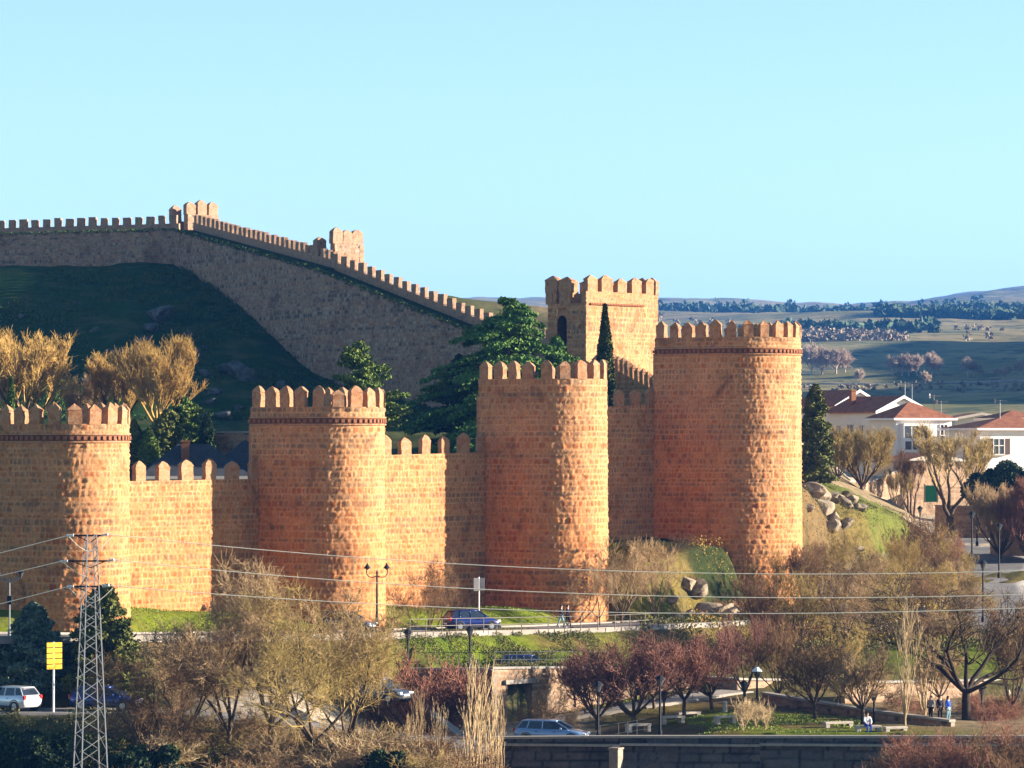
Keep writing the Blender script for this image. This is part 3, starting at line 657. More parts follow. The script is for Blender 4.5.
# ---- square gate tower
def square_tower():
    a2 = R(50); d = np.array([math.cos(a2), math.sin(a2)]); e = np.array([-math.sin(a2), math.cos(a2)])
    D = 345; K = np.array([X_(586, D), D]); W = 10.4; W2 = 4.4; zt = Z_(303, D); zb = -6.0; zpar = Z_(291, D)
    root = empty('square_tower', (K[0], K[1], zb), 0, label='square stone gate tower with pointed battlements, a tall dark arch in its shaded side', cat='tower')
    def face(nm, a, b_, top, seed, hole=None):
        p, nn, t, dd, n_, L = line_pts(a, b_, 0.14)
        return masonry(nm, p, nn, 0, top - zb, M['wall'], root, seed=seed, ds=0.14)
    z2 = np.zeros(2)
    face('front_face', z2, d * W, zpar, 51)
    face('right_face', d * W, d * W + e * W2, zpar, 53)
    # left side: two piers and a wall above an arch, built round a real opening
    top = zt; ox0, ox1 = W2 * 0.50, W2 * 0.75; za0 = Z_(372, D) - zb; za1 = Z_(322, D) - zb; zc = Z_(315, D) - zb
    p0 = e * W2
    def quadface(nm, s0, s1, zlo, zhi, seed):
        p, nn, t, dd, n_, L = line_pts(e * s1, e * s0, 0.14)
        return masonry(nm, p, nn, zlo, zhi, M['wall'], root, seed=seed, ds=0.14)
    quadface('left_pier', 0, ox0, 0, top - zb, 54); quadface('left_pier', ox1, W2, 0, top - zb, 55)
    quadface('arch_sill', ox0, ox1, 0, za0, 56)
    # arch head
    p, nn, t, dd, n_, L = line_pts(e * ox1, e * ox0, 0.07)
    s_ = np.linspace(-1, 1, len(p)); masonry('arch_head', p, nn, za1 + (zc - za1) * np.sqrt(np.clip(1 - s_ ** 2, 0, 1)), top - zb, M['wall'], root, seed=57, ds=0.14)
    nin = d * 1.0
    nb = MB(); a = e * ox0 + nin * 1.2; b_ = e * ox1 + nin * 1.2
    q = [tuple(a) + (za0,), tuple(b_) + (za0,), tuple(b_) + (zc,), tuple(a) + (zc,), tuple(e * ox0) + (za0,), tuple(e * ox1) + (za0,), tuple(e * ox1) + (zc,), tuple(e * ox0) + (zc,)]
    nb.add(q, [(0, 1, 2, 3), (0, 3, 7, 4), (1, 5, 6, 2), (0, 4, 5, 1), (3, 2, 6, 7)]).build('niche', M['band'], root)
    # roof deck, parapets
    poly = [z2 + d * 0.1 + e * 0.1, d * (W - 0.1) + e * 0.1, d * (W - 0.1) + e * (W2 - .1), d * 0.1 + e * (W2 - .1)]
    MB().prism([tuple(v_) for v_ in poly], zt - 0.3 - zb, zt - 0.05 - zb).build('deck', M['walkway'], root)
    pr = MB()
    def wallbox(a, b_, z0, z1, th=0.5, off=0.27):
        a = np.array(a); b_ = np.array(b_); L = np.linalg.norm(b_ - a); dd = (b_ - a) / L; n_ = np.array([dd[1], -dd[0]]); m_ = (a + b_) / 2 - n_ * off
        pr.box((m_[0], m_[1], (z0 + z1) / 2 - zb), (L, th, z1 - z0), math.atan2(dd[1], dd[0]))
        return dd, n_
    wallbox(z2, d * W, zt, zpar - 0.03); wallbox(d * W, d * W + e * W2, zt, zpar - 0.03)
    wallbox(d * W + e * W2, e * W2, zt, zpar - .03); pr.build('parapet', M['merlon'], root)
    def row(a, b_, k, z, key='gate', skip=()):
        a = np.array(a); b_ = np.array(b_); dd = (b_ - a) / np.linalg.norm(b_ - a); n_ = np.array([dd[1], -dd[0]])
        for i in range(k):
            if i in skip: continue
            q = a + (b_ - a) * ((i + 0.5) / k) - n_ * 0.27
            put_merlon(key, q[0], q[1], z - zb, math.atan2(dd[1], dd[0]), root)
    row(-d * 0.1, d * (W + .1), 5, zpar); row(d * W, d * W + e * W2, 4, zpar); row(d * W + e * W2, e * W2, 5, zpar)
    # two tall merlons standing on the open left side
    for s in (0.34, W2 * 0.56, W2 - 0.35):
        q = e * s + d * 0.3; 
        if s > 0.5:
            MB().box((q[0], q[1], (zt + zpar) / 2 - zb), (1.25, 0.5, zpar - zt + 0.05), a2 + math.pi / 2).build('merlon_base', M['merlon'], root)
            put_merlon('gate', q[0], q[1], zpar - zb, a2 + math.pi / 2, root)
    sc = MB(); k = 34
    for i in range(k):
        q = d * (0.6 + i * (W - 2.6) / k) + np.array([d[1], -d[0]]) * 0.07; sc.box((q[0], q[1], zt - zb - 0.05), (0.16, 0.2, 0.16), a2)
    sc.build('string_course', M['brick'], root)
square_tower()
# stair parapet from the gate tower down to the corner tower, inner face to us
a = P(588, 366, 338); b2 = P(672, 395, 333)
cs = curtain('stair_wall', (X_(604, 346.5), 346.5), (X_(668, 333), 333), (Z_(364, 346), Z_(398, 333)), (-7, -7), 'shaded wall stepping down from the square gate tower to the widest round tower', 'small', 'wall', 61, spacing=1.12, mfirst=0.4, thick=2.0)
# the same wall behind the cypress, left of the gate tower
# ---------------------------------------------------------------- vegetation generators
def norm3(v):
    l = math.sqrt(v[0] ** 2 + v[1] ** 2 + v[2] ** 2) or 1.0; return (v[0] / l, v[1] / l, v[2] / l)
def segmesh(name, segs, sides=3, smooth=True):
    S = np.array([[*a, *b_, r0, r1] for a, b_, r0, r1 in segs], float)
    a = S[:, 0:3]; b_ = S[:, 3:6]; r0 = S[:, 6]; r1 = S[:, 7]; d = b_ - a; d /= np.maximum(np.linalg.norm(d, axis=1, keepdims=True), 1e-6)
    ref = np.where(np.abs(d[:, 2:3]) < 0.9, np.array([[0, 0, 1.0]]), np.array([[1.0, 0, 0]]))
    u = np.cross(d, ref); u /= np.linalg.norm(u, axis=1, keepdims=True); w = np.cross(d, u)
    V = []
    for p, r in ((a, r0), (b_, r1)):
        for i in range(sides):
            t = 2 * math.pi * i / sides; V.append(p + (u * math.cos(t) + w * math.sin(t)) * r[:, None])
    V = np.array(V).transpose(1, 0, 2); n = len(S); base = (np.arange(n) * 2 * sides)[:, None]
    Q = np.concatenate([base + np.array([[i, (i + 1) % sides, sides + (i + 1) % sides, sides + i]]) for i in range(sides)])
    return npmesh(name, V.reshape(-1, 3), Q, smooth=smooth)
class Sp: pass
def bare_tree(seed, H=9.0, trunk_h=1.6, r=0.16, limbs=5, spread=50, up=(0.15, 0.12, 0.10, 0.05), n=(6, 6, 5, 4), ratio=(0.62, 0.55, 0.5, 0.5), kids=(2, 2, 2, 2), jit=(0.12, 0.16, 0.2, 0.22), ang=(38, 40, 42, 40), rmin=0.013, levels=4, lean=0.05, leader=True, limblen=None, start=0.3, thin=0.55):
    rg = random.Random(seed); T = []; Cw = []
    def grow(p, d, L, r0, lv, maxk=None):
        nn = n[min(lv, 3)]; st = L / nn; out = T if lv <= 1 else Cw; r1 = max(rmin, r0 * (0.30 if lv else 0.7)); j = jit[min(lv, 3)]
        for i in range(nn):
            d = norm3((d[0] + rg.gauss(0, j), d[1] + rg.gauss(0, j), d[2] + rg.gauss(0, j) + up[min(lv, 3)]))
            q = (p[0] + d[0] * st, p[1] + d[1] * st, p[2] + d[2] * st)
            ra = r0 + (r1 - r0) * i / nn; rb = r0 + (r1 - r0) * (i + 1) / nn
            out.append((p, q, ra, rb)); p = q
            if lv < levels and (i + 1) / nn > start:
                for _ in range(kids[min(lv, 3)]):
                    if rg.random() < 0.92:
                        a = R(ang[min(lv, 3)] * rg.uniform(0.55, 1.35)); az = rg.uniform(0, 2 * math.pi)
                        u = norm3((d[1] - d[2] * 0.3, -d[0] + 0.01, 0.3 * d[0])); w = (d[1] * u[2] - d[2] * u[1], d[2] * u[0] - d[0] * u[2], d[0] * u[1] - d[1] * u[0])
                        ca, sa = math.cos(a), math.sin(a)
                        dd = norm3(tuple(d[k] * ca + (u[k] * math.cos(az) + w[k] * math.sin(az)) * sa for k in range(3)))
                        grow(q, dd, L * ratio[min(lv, 3)] * rg.uniform(0.6, 1.2) * (1.15 - 0.55 * (i + 1) / nn), max(rmin, rb * thin), lv + 1)
    # trunk
    p = (0, 0, -0.5); d = norm3((rg.gauss(0, lean), rg.gauss(0, lean), 1)); k = 4; hh = trunk_h + 0.5
    for i in range(k):
        q = (p[0] + d[0] * hh / k, p[1] + d[1] * hh / k, p[2] + d[2] * hh / k); T.append((p, q, r * (1.25 - 0.3 * i / k), r * (1.25 - 0.3 * (i + 1) / k))); p = q
        d = norm3((d[0] + rg.gauss(0, 0.06), d[1] + rg.gauss(0, 0.06), d[2]))
    LL = (H - trunk_h) * (limblen or 0.85)
    for i in range(limbs):
        az = 2 * math.pi * (i + rg.uniform(-0.3, 0.3)) / limbs; a = R(spread * rg.uniform(0.55, 1.15))
        if leader and i == 0: a = R(6)
        dd = (math.sin(a) * math.cos(az), math.sin(a) * math.sin(az), math.cos(a))
        grow(p, dd, LL * rg.uniform(0.85, 1.1), r * 0.62, 1)
    return T, Cw
def fit(T, Cw, H):
    top = max(s[1][2] for s in (Cw or T)); k = H / top
    f = lambda L: [((a[0] * k, a[1] * k, a[2] * k), (b_[0] * k, b_[1] * k, b_[2] * k), r0, r1) for a, b_, r0, r1 in L]
    return f(T), f(Cw)
BARE = {}
def fuzz(Cw, tw, r, seed):
    """fine end twigs: (how many in all, length, upward bias, spread)"""
    rg = np.random.default_rng(seed); med = sorted(q[2] for q in Cw)[len(Cw) // 2]; S = np.array([[*a, *b_] for a, b_, r0, r1 in Cw if r0 <= med * 1.001]); N, ln, up_, sp = tw
    k = rg.integers(0, len(S), N); t = rg.random((N, 1)); a = S[k, :3] * (1 - t) + S[k, 3:] * t; d = S[k, 3:] - S[k, :3]; d /= np.maximum(np.linalg.norm(d, axis=1, keepdims=True), 1e-6)
    d = d + rg.standard_normal((N, 3)) * sp; d[:, 2] += up_; d /= np.linalg.norm(d, axis=1, keepdims=True); L = ln * rg.uniform(0.4, 1.2, (N, 1)); b_ = a + d * L
    d2 = d + rg.standard_normal((N, 3)) * sp * 0.5; d2[:, 2] += up_; d2 /= np.linalg.norm(d2, axis=1, keepdims=True); c = b_ + d2 * L * 0.7
    out = [(tuple(p), tuple(q), r * 0.9, r * 0.75) for p, q in zip(a, b_)] + [(tuple(p), tuple(q), r * 0.75, r * 0.5) for p, q in zip(b_, c)]
    return out
def make_bare(key, H0, bark, twig, tw=(0, 0.6, 0.2, 0.35), **kw):
    H = H0
    T, Cw = bare_tree(**kw); T, Cw = fit(T, Cw, H)
    if tw[0]: Cw = Cw + fuzz(Cw, tw, kw.get('rmin', 0.015), kw['seed'])
    BARE.setdefault(key, []).append((segmesh('trunk', T, 6), segmesh('crown', Cw, 3), H, bark, twig))
    print('tree', key, len(T), len(Cw)); return len(Cw)
def twigmat(name, a, b_):
    return speckle(name, [a, b_], 0.9)
TW = dict(tan=twigmat('tan_twigs', (0.22, 0.14, 0.07), (0.42, 0.29, 0.15)), olive=twigmat('ochre_twigs', (0.20, 0.14, 0.045), (0.38, 0.27, 0.10)),
          purple=twigmat('wine_twigs', (0.13, 0.06, 0.045), (0.27, 0.13, 0.09)), gold=twigmat('golden_twigs', (0.29, 0.17, 0.045), (0.50, 0.32, 0.10)),
          pale=twigmat('pale_twigs', (0.36, 0.25, 0.13), (0.52, 0.39, 0.22)), brown=twigmat('brown_twigs', (0.12, 0.07, 0.035), (0.24, 0.14, 0.07)),
          red=twigmat('reddish_twigs', (0.16, 0.06, 0.04), (0.33, 0.16, 0.10)), grey=twigmat('grey_twigs', (0.32, 0.24, 0.18), (0.50, 0.38, 0.28)), dark=twigmat('dark_twigs', (0.05, 0.035, 0.02), (0.12, 0.085, 0.05)))
for s in range(4): make_bare('spread', 10, M['bark'], TW['tan'], tw=(3200, 0.55, 0.10, 0.6), seed=100 + s, H=10, trunk_h=1.5, r=0.15, limbs=5, spread=48, rmin=0.0115)
for s in range(2): make_bare('purple', 6.5, M['bark'], TW['purple'], tw=(800, 0.45, 0.2, 0.5), seed=120 + s, H=10, trunk_h=2.1, r=0.15, limbs=8, spread=58, rmin=0.017, kids=(2, 3, 2, 2), up=(0.15, 0.16, 0.14, 0.08), jit=(0.08, 0.1, 0.14, 0.2), leader=False)
for s in range(2): make_bare('poplar', 9, TW['pale'], TW['pale'], tw=(200, 0.5, 0.4, 0.25), seed=140 + s, H=10, trunk_h=0.6, r=0.09, limbs=7, spread=16, rmin=0.015, up=(0.3, 0.30, 0.30, 0.2), ang=(18, 22, 24, 26), jit=(0.05, 0.05, 0.08, 0.1), kids=(2, 2, 1, 1), ratio=(0.6, 0.42, 0.45, 0.5), levels=2, limblen=1.0)
for s in range(3): make_bare('willow', 9, M['bark'], TW['olive'], tw=(1100, 0.55, 0.2, 0.55), seed=160 + s, H=10, trunk_h=0.8, r=0.14, limbs=7, spread=40, rmin=0.016, up=(0.2, 0.14, 0.16, 0.14), jit=(0.1, 0.14, 0.16, 0.16), kids=(2, 2, 2, 2), leader=False)
for s in range(2): make_bare('golden', 8, M['bark'], TW['gold'], tw=(6000, 0.45, 0.3, 0.5), seed=180 + s, H=10, trunk_h=0.9, r=0.2, limbs=10, spread=52, rmin=0.016, up=(0.2, 0.16, 0.24, 0.2), jit=(0.08, 0.1, 0.1, 0.1), ang=(30, 30, 26, 24), kids=(2, 3, 2, 2), leader=False)
for s in range(2): make_bare('broad', 9, M['barkdark'], TW['dark'], tw=(900, 0.5, 0.15, 0.5), seed=200 + s, H=10, trunk_h=2.0, r=0.22, limbs=7, spread=62, rmin=0.015, up=(0.1, 0.07, 0.06, 0.06), kids=(2, 2, 2, 1), leader=True)
for s in range(2): make_bare('pollard', 9, M['bark'], TW['olive'], tw=(1800, 0.55, 0.2, 0.5), seed=220 + s, H=10, trunk_h=2.4, r=0.28, limbs=4, spread=35, rmin=0.016, up=(0.2, 0.2, 0.26, 0.2), ang=(40, 36, 24, 22), kids=(2, 2, 2, 2), jit=(0.1, 0.16, 0.1, 0.1), thin=0.45, start=0.45)
for s in range(3): make_bare('brush', 3.2, TW['tan'], TW['tan'], tw=(500, 0.4, 0.1, 0.6), seed=240 + s, H=10, trunk_h=0.1, r=0.05, limbs=9, spread=70, rmin=0.013, up=(0.0, 0.03, 0.02, 0.0), kids=(2, 2, 2, 1), levels=3, leader=False, jit=(0.2, 0.25, 0.3, 0.3), start=0.15)
for s in range(2): make_bare('reedy', 3.2, TW['pale'], TW['pale'], tw=(700,.4,.2,.3), seed=260 + s, H=10, trunk_h=0.1, r=0.03, limbs=12, spread=30, rmin=0.012, up=(0.1, 0.1, 0.1, 0.05), kids=(1, 1, 1, 1), levels=3, leader=False)
for s in range(2): make_bare('far', 9, TW['grey'], TW['grey'], tw=(900, 1.0, 0.4, 0.35), seed=280 + s, H=10, trunk_h=2.0, r=0.25, limbs=7, spread=40, rmin=0.07, up=(0.15, 0.15, 0.15, 0.1), levels=3, kids=(2, 2, 2, 1))
MATC = {}
def recol(me, mat):
    k = (me.name, mat.name)
    if k not in MATC:
        m2 = me.copy(); m2.name = me.name.split('.')[0]; m2.materials.clear(); m2.materials.append(mat); MATC[k] = m2
    return MATC[k]
def plant_bare(kind, px, D, py_top, label, cat='tree', group=None, var=0, twig=None, bark=None, wide=1.0, name='bare_tree', py_base=None, dz=0.0):
    me_t, me_c, H, bk, tw = BARE[kind][var % len(BARE[kind])]
    x = X_(px, D); z = gz(x, D) if py_base is None else Z_(py_base, D); z += dz
    h = Z_(py_top, D) - z
    o = empty(name, (x, D, z), random.uniform(0, 6.28), label=label, cat=cat, group=group)
    k = h / H; o.scale = (k * wide, k * wide, k)
    link('trunk', recol(me_t, TW[bark] if bark else bk), None, o); link('crown', recol(me_c, TW[twig] if twig else tw), None, o)
    return o
# leaf cards
def cards(name, pts, size, mat, parent=None, up=0.3, aspect=1.8, seed=0):
    rg = np.random.default_rng(seed); n = len(pts); pts = np.asarray(pts, float)
    u = rg.standard_normal((n, 3)); u[:, 2] += up * 2; u /= np.linalg.norm(u, axis=1, keepdims=True)
    w = np.cross(u, rg.standard_normal((n, 3))); w /= np.linalg.norm(w, axis=1, keepdims=True)
    s = size * rg.uniform(0.5, 1.3, (n, 1)); a = u * s * aspect * 0.5; b_ = w * s * 0.5
    V = np.stack([pts - a, pts - a * 0.1 + b_, pts + a, pts - a * 0.1 - b_], 1).reshape(-1, 3)
    Q = np.arange(4 * n).reshape(n, 4)
    return link(name, npmesh(name, V, Q), mat, parent)
def leafmat(name, a, b_, c=None):
    m, nt, b = newmat(name, 0.8, 0.15); v = worldco(nt); n1 = noise(nt, 1.1, 3, 0.6, v); n2 = noise(nt, 9.0, 2, 0.5, v)
    col = ramp(nt, n1, [(0.32, a), (0.68, b_)]); col = mixc(nt, 1.0, col, ramp(nt, n2, [(0.3, (0.7, 0.7, 0.7)), (0.7, (1.4, 1.4, 1.3))]), 'MULTIPLY')
    nt.links.new(col, b.inputs['Base Color'])
    return m
LF = dict(cedar=leafmat('cedar_needles', (0.04, 0.10, 0.02), (0.11, 0.18, 0.03)), cypress=leafmat('cypress_scales', (0.018, 0.032, 0.008), (0.07, 0.08, 0.015)), blue=leafmat('blue_spruce_needles', (0.05, 0.085, 0.06), (0.13, 0.17, 0.12)),
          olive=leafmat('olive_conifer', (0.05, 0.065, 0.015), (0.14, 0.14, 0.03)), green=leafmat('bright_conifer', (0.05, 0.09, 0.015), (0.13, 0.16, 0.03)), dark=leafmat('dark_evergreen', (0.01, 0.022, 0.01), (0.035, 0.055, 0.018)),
          ochre=leafmat('ochre_dead_leaves', (0.20, 0.12, 0.025), (0.34, 0.22, 0.05)), scrub=leafmat('scrub_leaves', (0.06, 0.08, 0.02), (0.16, 0.13, 0.04)), grass=leafmat('grass_blades', (0.10, 0.17, 0.02), (0.22, 0.24, 0.04)))
def conifer(px, D, py_top, width, mat, label, cat='conifer', style='cedar', seed=0, name='conifer', py_base=None, n=14000, size=0.26, skirt=0.06, group=None):
    rg = np.random.default_rng(seed); x = X_(px, D); z = gz(x, D) if py_base is None else Z_(py_base, D); H = Z_(py_top, D) - z; Rr = width / F * D / 2
    o = empty(name, (x, D, z), rg.uniform(0, 6), label=label, cat=cat, group=group)
    MB().bar((0, 0, -0.4), (0, 0, H * 0.97), 0.04 * Rr + 0.12, 0.02, 8).build('trunk', M['bark'], o)
    pts = []
    if style in ('cedar', 'spruce', 'open'):
        nb = {'cedar': 120, 'spruce': 150, 'open': 60}[style]; per = n // nb; segs = []
        for i in range(nb):
            t = skirt + (1 - skirt) * (i + rg.random()) / nb; az = rg.uniform(0, 2 * math.pi)
            prof = (1 - t) ** 0.55 if style != 'spruce' else (1 - t) ** 0.62
            L = Rr * prof * rg.uniform(0.6, 1.12) + 0.15; rise = {'cedar': 0.10, 'spruce': 0.28, 'open': 0.35}[style]
            s = rg.random(per) ** 0.6; drp = -0.25 * s ** 2 * L * (1 if style == 'cedar' else 0.4)
            lat = rg.normal(0, 1, per) * (0.16 * L * (1 - 0.6 * s) + 0.08); r_ = s * L
            ca, sa = math.cos(az), math.sin(az)
            pts.append(np.stack([ca * r_ - sa * lat, sa * r_ + ca * lat, H * t + rise * r_ + drp + rg.normal(0, 0.09, per)], -1))
            segs.append(((0, 0, H * t), (ca * L * 0.9, sa * L * 0.9, H * t + rise * L * .9 - 0.2 * L * (1 if style == 'cedar' else .4)), 0.05, 0.015))
        link('boughs', segmesh('boughs', segs, 4), M['barkdark'], o)
    elif style == 'cypress':
        t = rg.random(n) ** 0.8; prof = np.interp(t, [0, 0.1, 0.4, 0.75, 1], [0.6, 0.9, 1.0, 0.65, 0.05]); az = rg.uniform(0, 2 * math.pi, n)
        lump = 1 + 0.25 * (fbm(az * 1.2 + seed, t * H * 0.8, 3) - 0.45) * 2
        r_ = Rr * prof * lump * rg.uniform(0.6, 1.05, n); pts.append(np.stack([np.cos(az) * r_, np.sin(az) * r_, H * t], -1))
    elif style == 'bush':
        k = 26; cz = []
        for i in range(k):
            a = rg.uniform(0, 6.28); rr = Rr * math.sqrt(rg.random()) * 0.8; hz = H * (0.25 + 0.6 * rg.random() * (1 - 0.5 * (rr / Rr) ** 2)); sr = Rr * rg.uniform(0.2, 0.36)
            m_ = n // k; q = rg.standard_normal((m_, 3)); q /= np.linalg.norm(q, axis=1, keepdims=True); q *= sr * rg.uniform(0.55, 1.05, (m_, 1))
            q[:, 2] *= 0.9; pts.append(q + np.array([math.cos(a) * rr, math.sin(a) * rr, min(hz, H - sr * 0.9)]))
    pts = np.concatenate(pts); pts = pts[pts[:, 2] > 0.0]
    cards('foliage', pts, size, mat, o, up=0.6 if style == 'cypress' else 0.1, seed=seed)
    return o
# ---------------------------------------------------------------- trees and shrubs where they stand
# inside the walls
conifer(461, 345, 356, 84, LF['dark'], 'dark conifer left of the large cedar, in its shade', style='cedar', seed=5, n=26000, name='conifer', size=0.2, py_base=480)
conifer(556, 340, 338, 56, LF['cedar'], 'lower sunlit conifer between the cedar and the square gate tower', style='cedar', seed=6, n=20000, name='conifer', size=0.18, py_base=450)
conifer(508, 334, 299, 270, LF['cedar'], 'large dark cedar rising behind the tower without a brick band', style='cedar', seed=1, n=85000, name='cedar_tree', size=0.19, py_base=480)
conifer(605, 327, 305, 21, LF['cypress'], 'slim dark cypress in front of the square gate tower', cat='cypress', style='cypress', seed=2, n=12000, name='cypress_tree', size=0.22, py_base=470)
conifer(364, 305, 344, 110, LF['green'], 'sunlit young conifer peeping over the tower behind the double lamp post', style='open', seed=3, n=22000, name='conifer', size=0.16, py_base=440)
conifer(11, 300, 377, 10, LF['green'], 'tiny pointed cypress showing above the battlements at the left edge', cat='cypress', style='cypress', seed=4, n=3000, name='cypress_tree', size=0.18, py_base=450)
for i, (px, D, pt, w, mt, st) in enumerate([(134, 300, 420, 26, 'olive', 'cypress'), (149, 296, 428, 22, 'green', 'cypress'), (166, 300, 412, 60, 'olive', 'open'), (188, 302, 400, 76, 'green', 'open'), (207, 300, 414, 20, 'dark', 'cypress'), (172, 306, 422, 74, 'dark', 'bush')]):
    lb = ['olive conifer hard against the sunlit edge of the left tower', 'small bright cypress, second from the left tower, above the curtain wall', 'loose olive conifer in the middle of the clump above the slate roof',
          'tallest bright green conifer of the clump above the slate roof', 'dark narrow cypress closing the clump on its right', 'dark low evergreen bush at the foot of the conifer clump'][i]
    conifer(px, D, pt, w, LF[mt], lb, cat='conifer' if st != 'bush' else 'bush', style=st, seed=10 + i, n=10000, name='conifer' if st != 'bush' else 'evergreen_bush', size=0.15, py_base=475, group='conifers above the slate roof')
plant_bare('golden', 22, 338, 330, 'golden leafless willow at the far left, sunlit top over the dark hill', group='golden leafless willows behind the left tower', var=0, name='willow_tree', py_base=435, wide=1.25)
plant_bare('golden', -24, 342, 330, 'golden leafless willow half cut by the left edge of the picture', group='golden leafless willows behind the left tower', var=1, name='willow_tree', py_base=435, wide=1.2)
plant_bare('golden', 158, 336, 338, 'golden leafless willow behind the low conifers, orange at its top', group='golden leafless willows behind the left tower', var=1, name='willow_tree', py_base=435, wide=1.1, bark='gold')
plant_bare('golden', 120, 344, 350, 'lower golden willow left of the orange-topped one', group='golden leafless willows behind the left tower', var=0, name='willow_tree', py_base=435, wide=1.0)
plant_bare('golden', 86, 350, 372, 'smallest golden willow, between the two large ones', group='golden leafless willows behind the left tower', var=1, name='willow_tree', py_base=435, wide=1.0, twig='tan')
# beyond the corner tower
conifer(815, 346, 386, 46, LF['olive'], 'dark conifer just right of the widest tower', style='cedar', seed=21, n=34000, size=0.18)
for i, (k, px, D, pt, w, tw, lb) in enumerate([('golden', 862, 385, 424, 1.25, 'olive', 'broad ochre leafless willow in front of the white houses'),
        ('golden', 838, 382, 436, 1.0, 'olive', 'lower ochre willow next to the dark conifer'),
        ('pollard', 912, 398, 452, 0.9, 'brown', 'pollarded tree left of the green gate'), ('pollard', 950, 396, 428, 1.15, 'olive', 'tall pollard with forked trunk right of the green gate'),
        ('pollard', 972, 405, 432, 1.1, 'olive', 'pollard standing beneath the white house on the right'), ('pollard', 897, 392, 470, 0.8, 'olive', 'small pollard by the pale stone wall'),
        ('golden', 1000, 366, 482, 1.0, 'tan', 'rusty bare thicket tree under the dark evergreen'), ('golden', 1030, 362, 478, 1.0, 'red', 'rusty bare tree at the right edge below the white house')]):
    plant_bare(k, px, D, pt, lb, var=i, twig=tw, wide=w, name='willow_tree' if k == 'golden' else 'pollard_tree')
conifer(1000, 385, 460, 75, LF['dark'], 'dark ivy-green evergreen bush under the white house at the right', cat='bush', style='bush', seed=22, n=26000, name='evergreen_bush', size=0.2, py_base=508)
# by the wall and the road
plant_bare('spread', 428, 281, 556, 'small bare tree by the blue car, against the sunlit curtain wall', var=1, twig='brown', wide=0.8, py_base=660, name='bare_tree')
plant_bare('willow', 622, 294, 536, 'pale bare tree leaning by the foot of the tower without a band', var=0, twig='tan', wide=1.0)
plant_bare('willow', 654, 298, 540, 'grey-brown bare shrub tree left of the boulders', var=1, twig='tan', wide=0.9)
plant_bare('spread', 600, 290, 560, 'thin bare tree with low limbs right of the walkers', var=2, twig='tan', wide=0.7)
sc = [(772,304,548,1),(805,300,540,2),(835,303,528,0),(862,298,545,1),(890,304,556,2),(760,288,575,2),(800,286,570,0),(845,284,572,1),(885,288,580,2),(925,300,572,0),(942,318,560,1),(965,300,585,2),(905,320,536,2),(820,312,545,1),(930,322,566,0),(952,326,560,1),(972,324,572,2),(906,331,550,1),(990,312,590,0),(915,306,575,1)]
for i, (px, D, pt, v_) in enumerate(sc):
    plant_bare('willow', px, D, pt, 'bare ochre-brown tree in the thicket below the widest tower', group='bare trees of the thicket below the widest tower', var=v_, twig=['olive', 'brown', 'olive', 'tan'][i % 4], wide=0.95)
# lower park
pk = [(597, 252, 640, 'purple', 'leftmost wine-red pruned tree, leaning out over the pale wall', 0.95, 735), (634, 248, 628, 'purple', 'wine-red pruned tree between the two dark park lamps', 1.0, 735), (684, 250, 633, 'purple', 'rusty red pruned tree right of the two dark park lamps', 0.95, 714),
      (712, 254, 622, 'purple', 'wine-red tree beside the shaded stone wall', 0.9, 712), (654, 258, 632, 'purple', 'wine-red tree behind the pruned pair in the park', 0.85, 712), (575, 262, 650, 'purple', 'small wine-red tree by the railing end', 0.75, 705)]
for i, (px, D, pt, k, lb, w, pb) in enumerate(pk):
    plant_bare(k, px, D, pt, lb, var=i, wide=w, py_base=pb, group='pruned wine-red trees of the park', twig='red' if i == 2 else 'purple', name='pruned_tree')
for i, (px, D, pt, k, lb, tw, w) in enumerate([(815, 250, 634, 'purple', 'brown pruned tree in front of the shaded ramp wall', 'brown', 1.0), (864, 247, 640, 'purple', 'rusty pruned tree behind the seated person', 'tan', 1.0),
        (905, 246, 606, 'poplar', 'tall pale upright poplar right of the seated person', 'pale', 1.0), (925, 250, 628, 'poplar', 'shorter pale poplar beside the tall one', 'tan', 1.1), (966, 252, 568, 'broad', 'dark broad bare tree spreading at the right', 'dark', 1.25), (1012, 256, 600, 'willow', 'brown bare tree at the right edge above the red bush', 'brown', 1.0),
        (778, 262, 618, 'willow', 'dark brown bare tree above the lit end of the park wall', 'brown', 0.9), (745, 262, 612, 'willow', 'purple-brown tree by the white-topped lamp', 'purple', 0.85), (940, 262, 640, 'purple', 'small brown tree behind the standing group', 'tan', 0.9), (840, 262, 622, 'willow', 'ochre bare tree on the slope over the park wall', 'olive', 0.9)]):
    plant_bare(k, px, D, pt, lb, var=i, twig=tw, wide=w, name='poplar_tree' if k == 'poplar' else 'bare_tree')
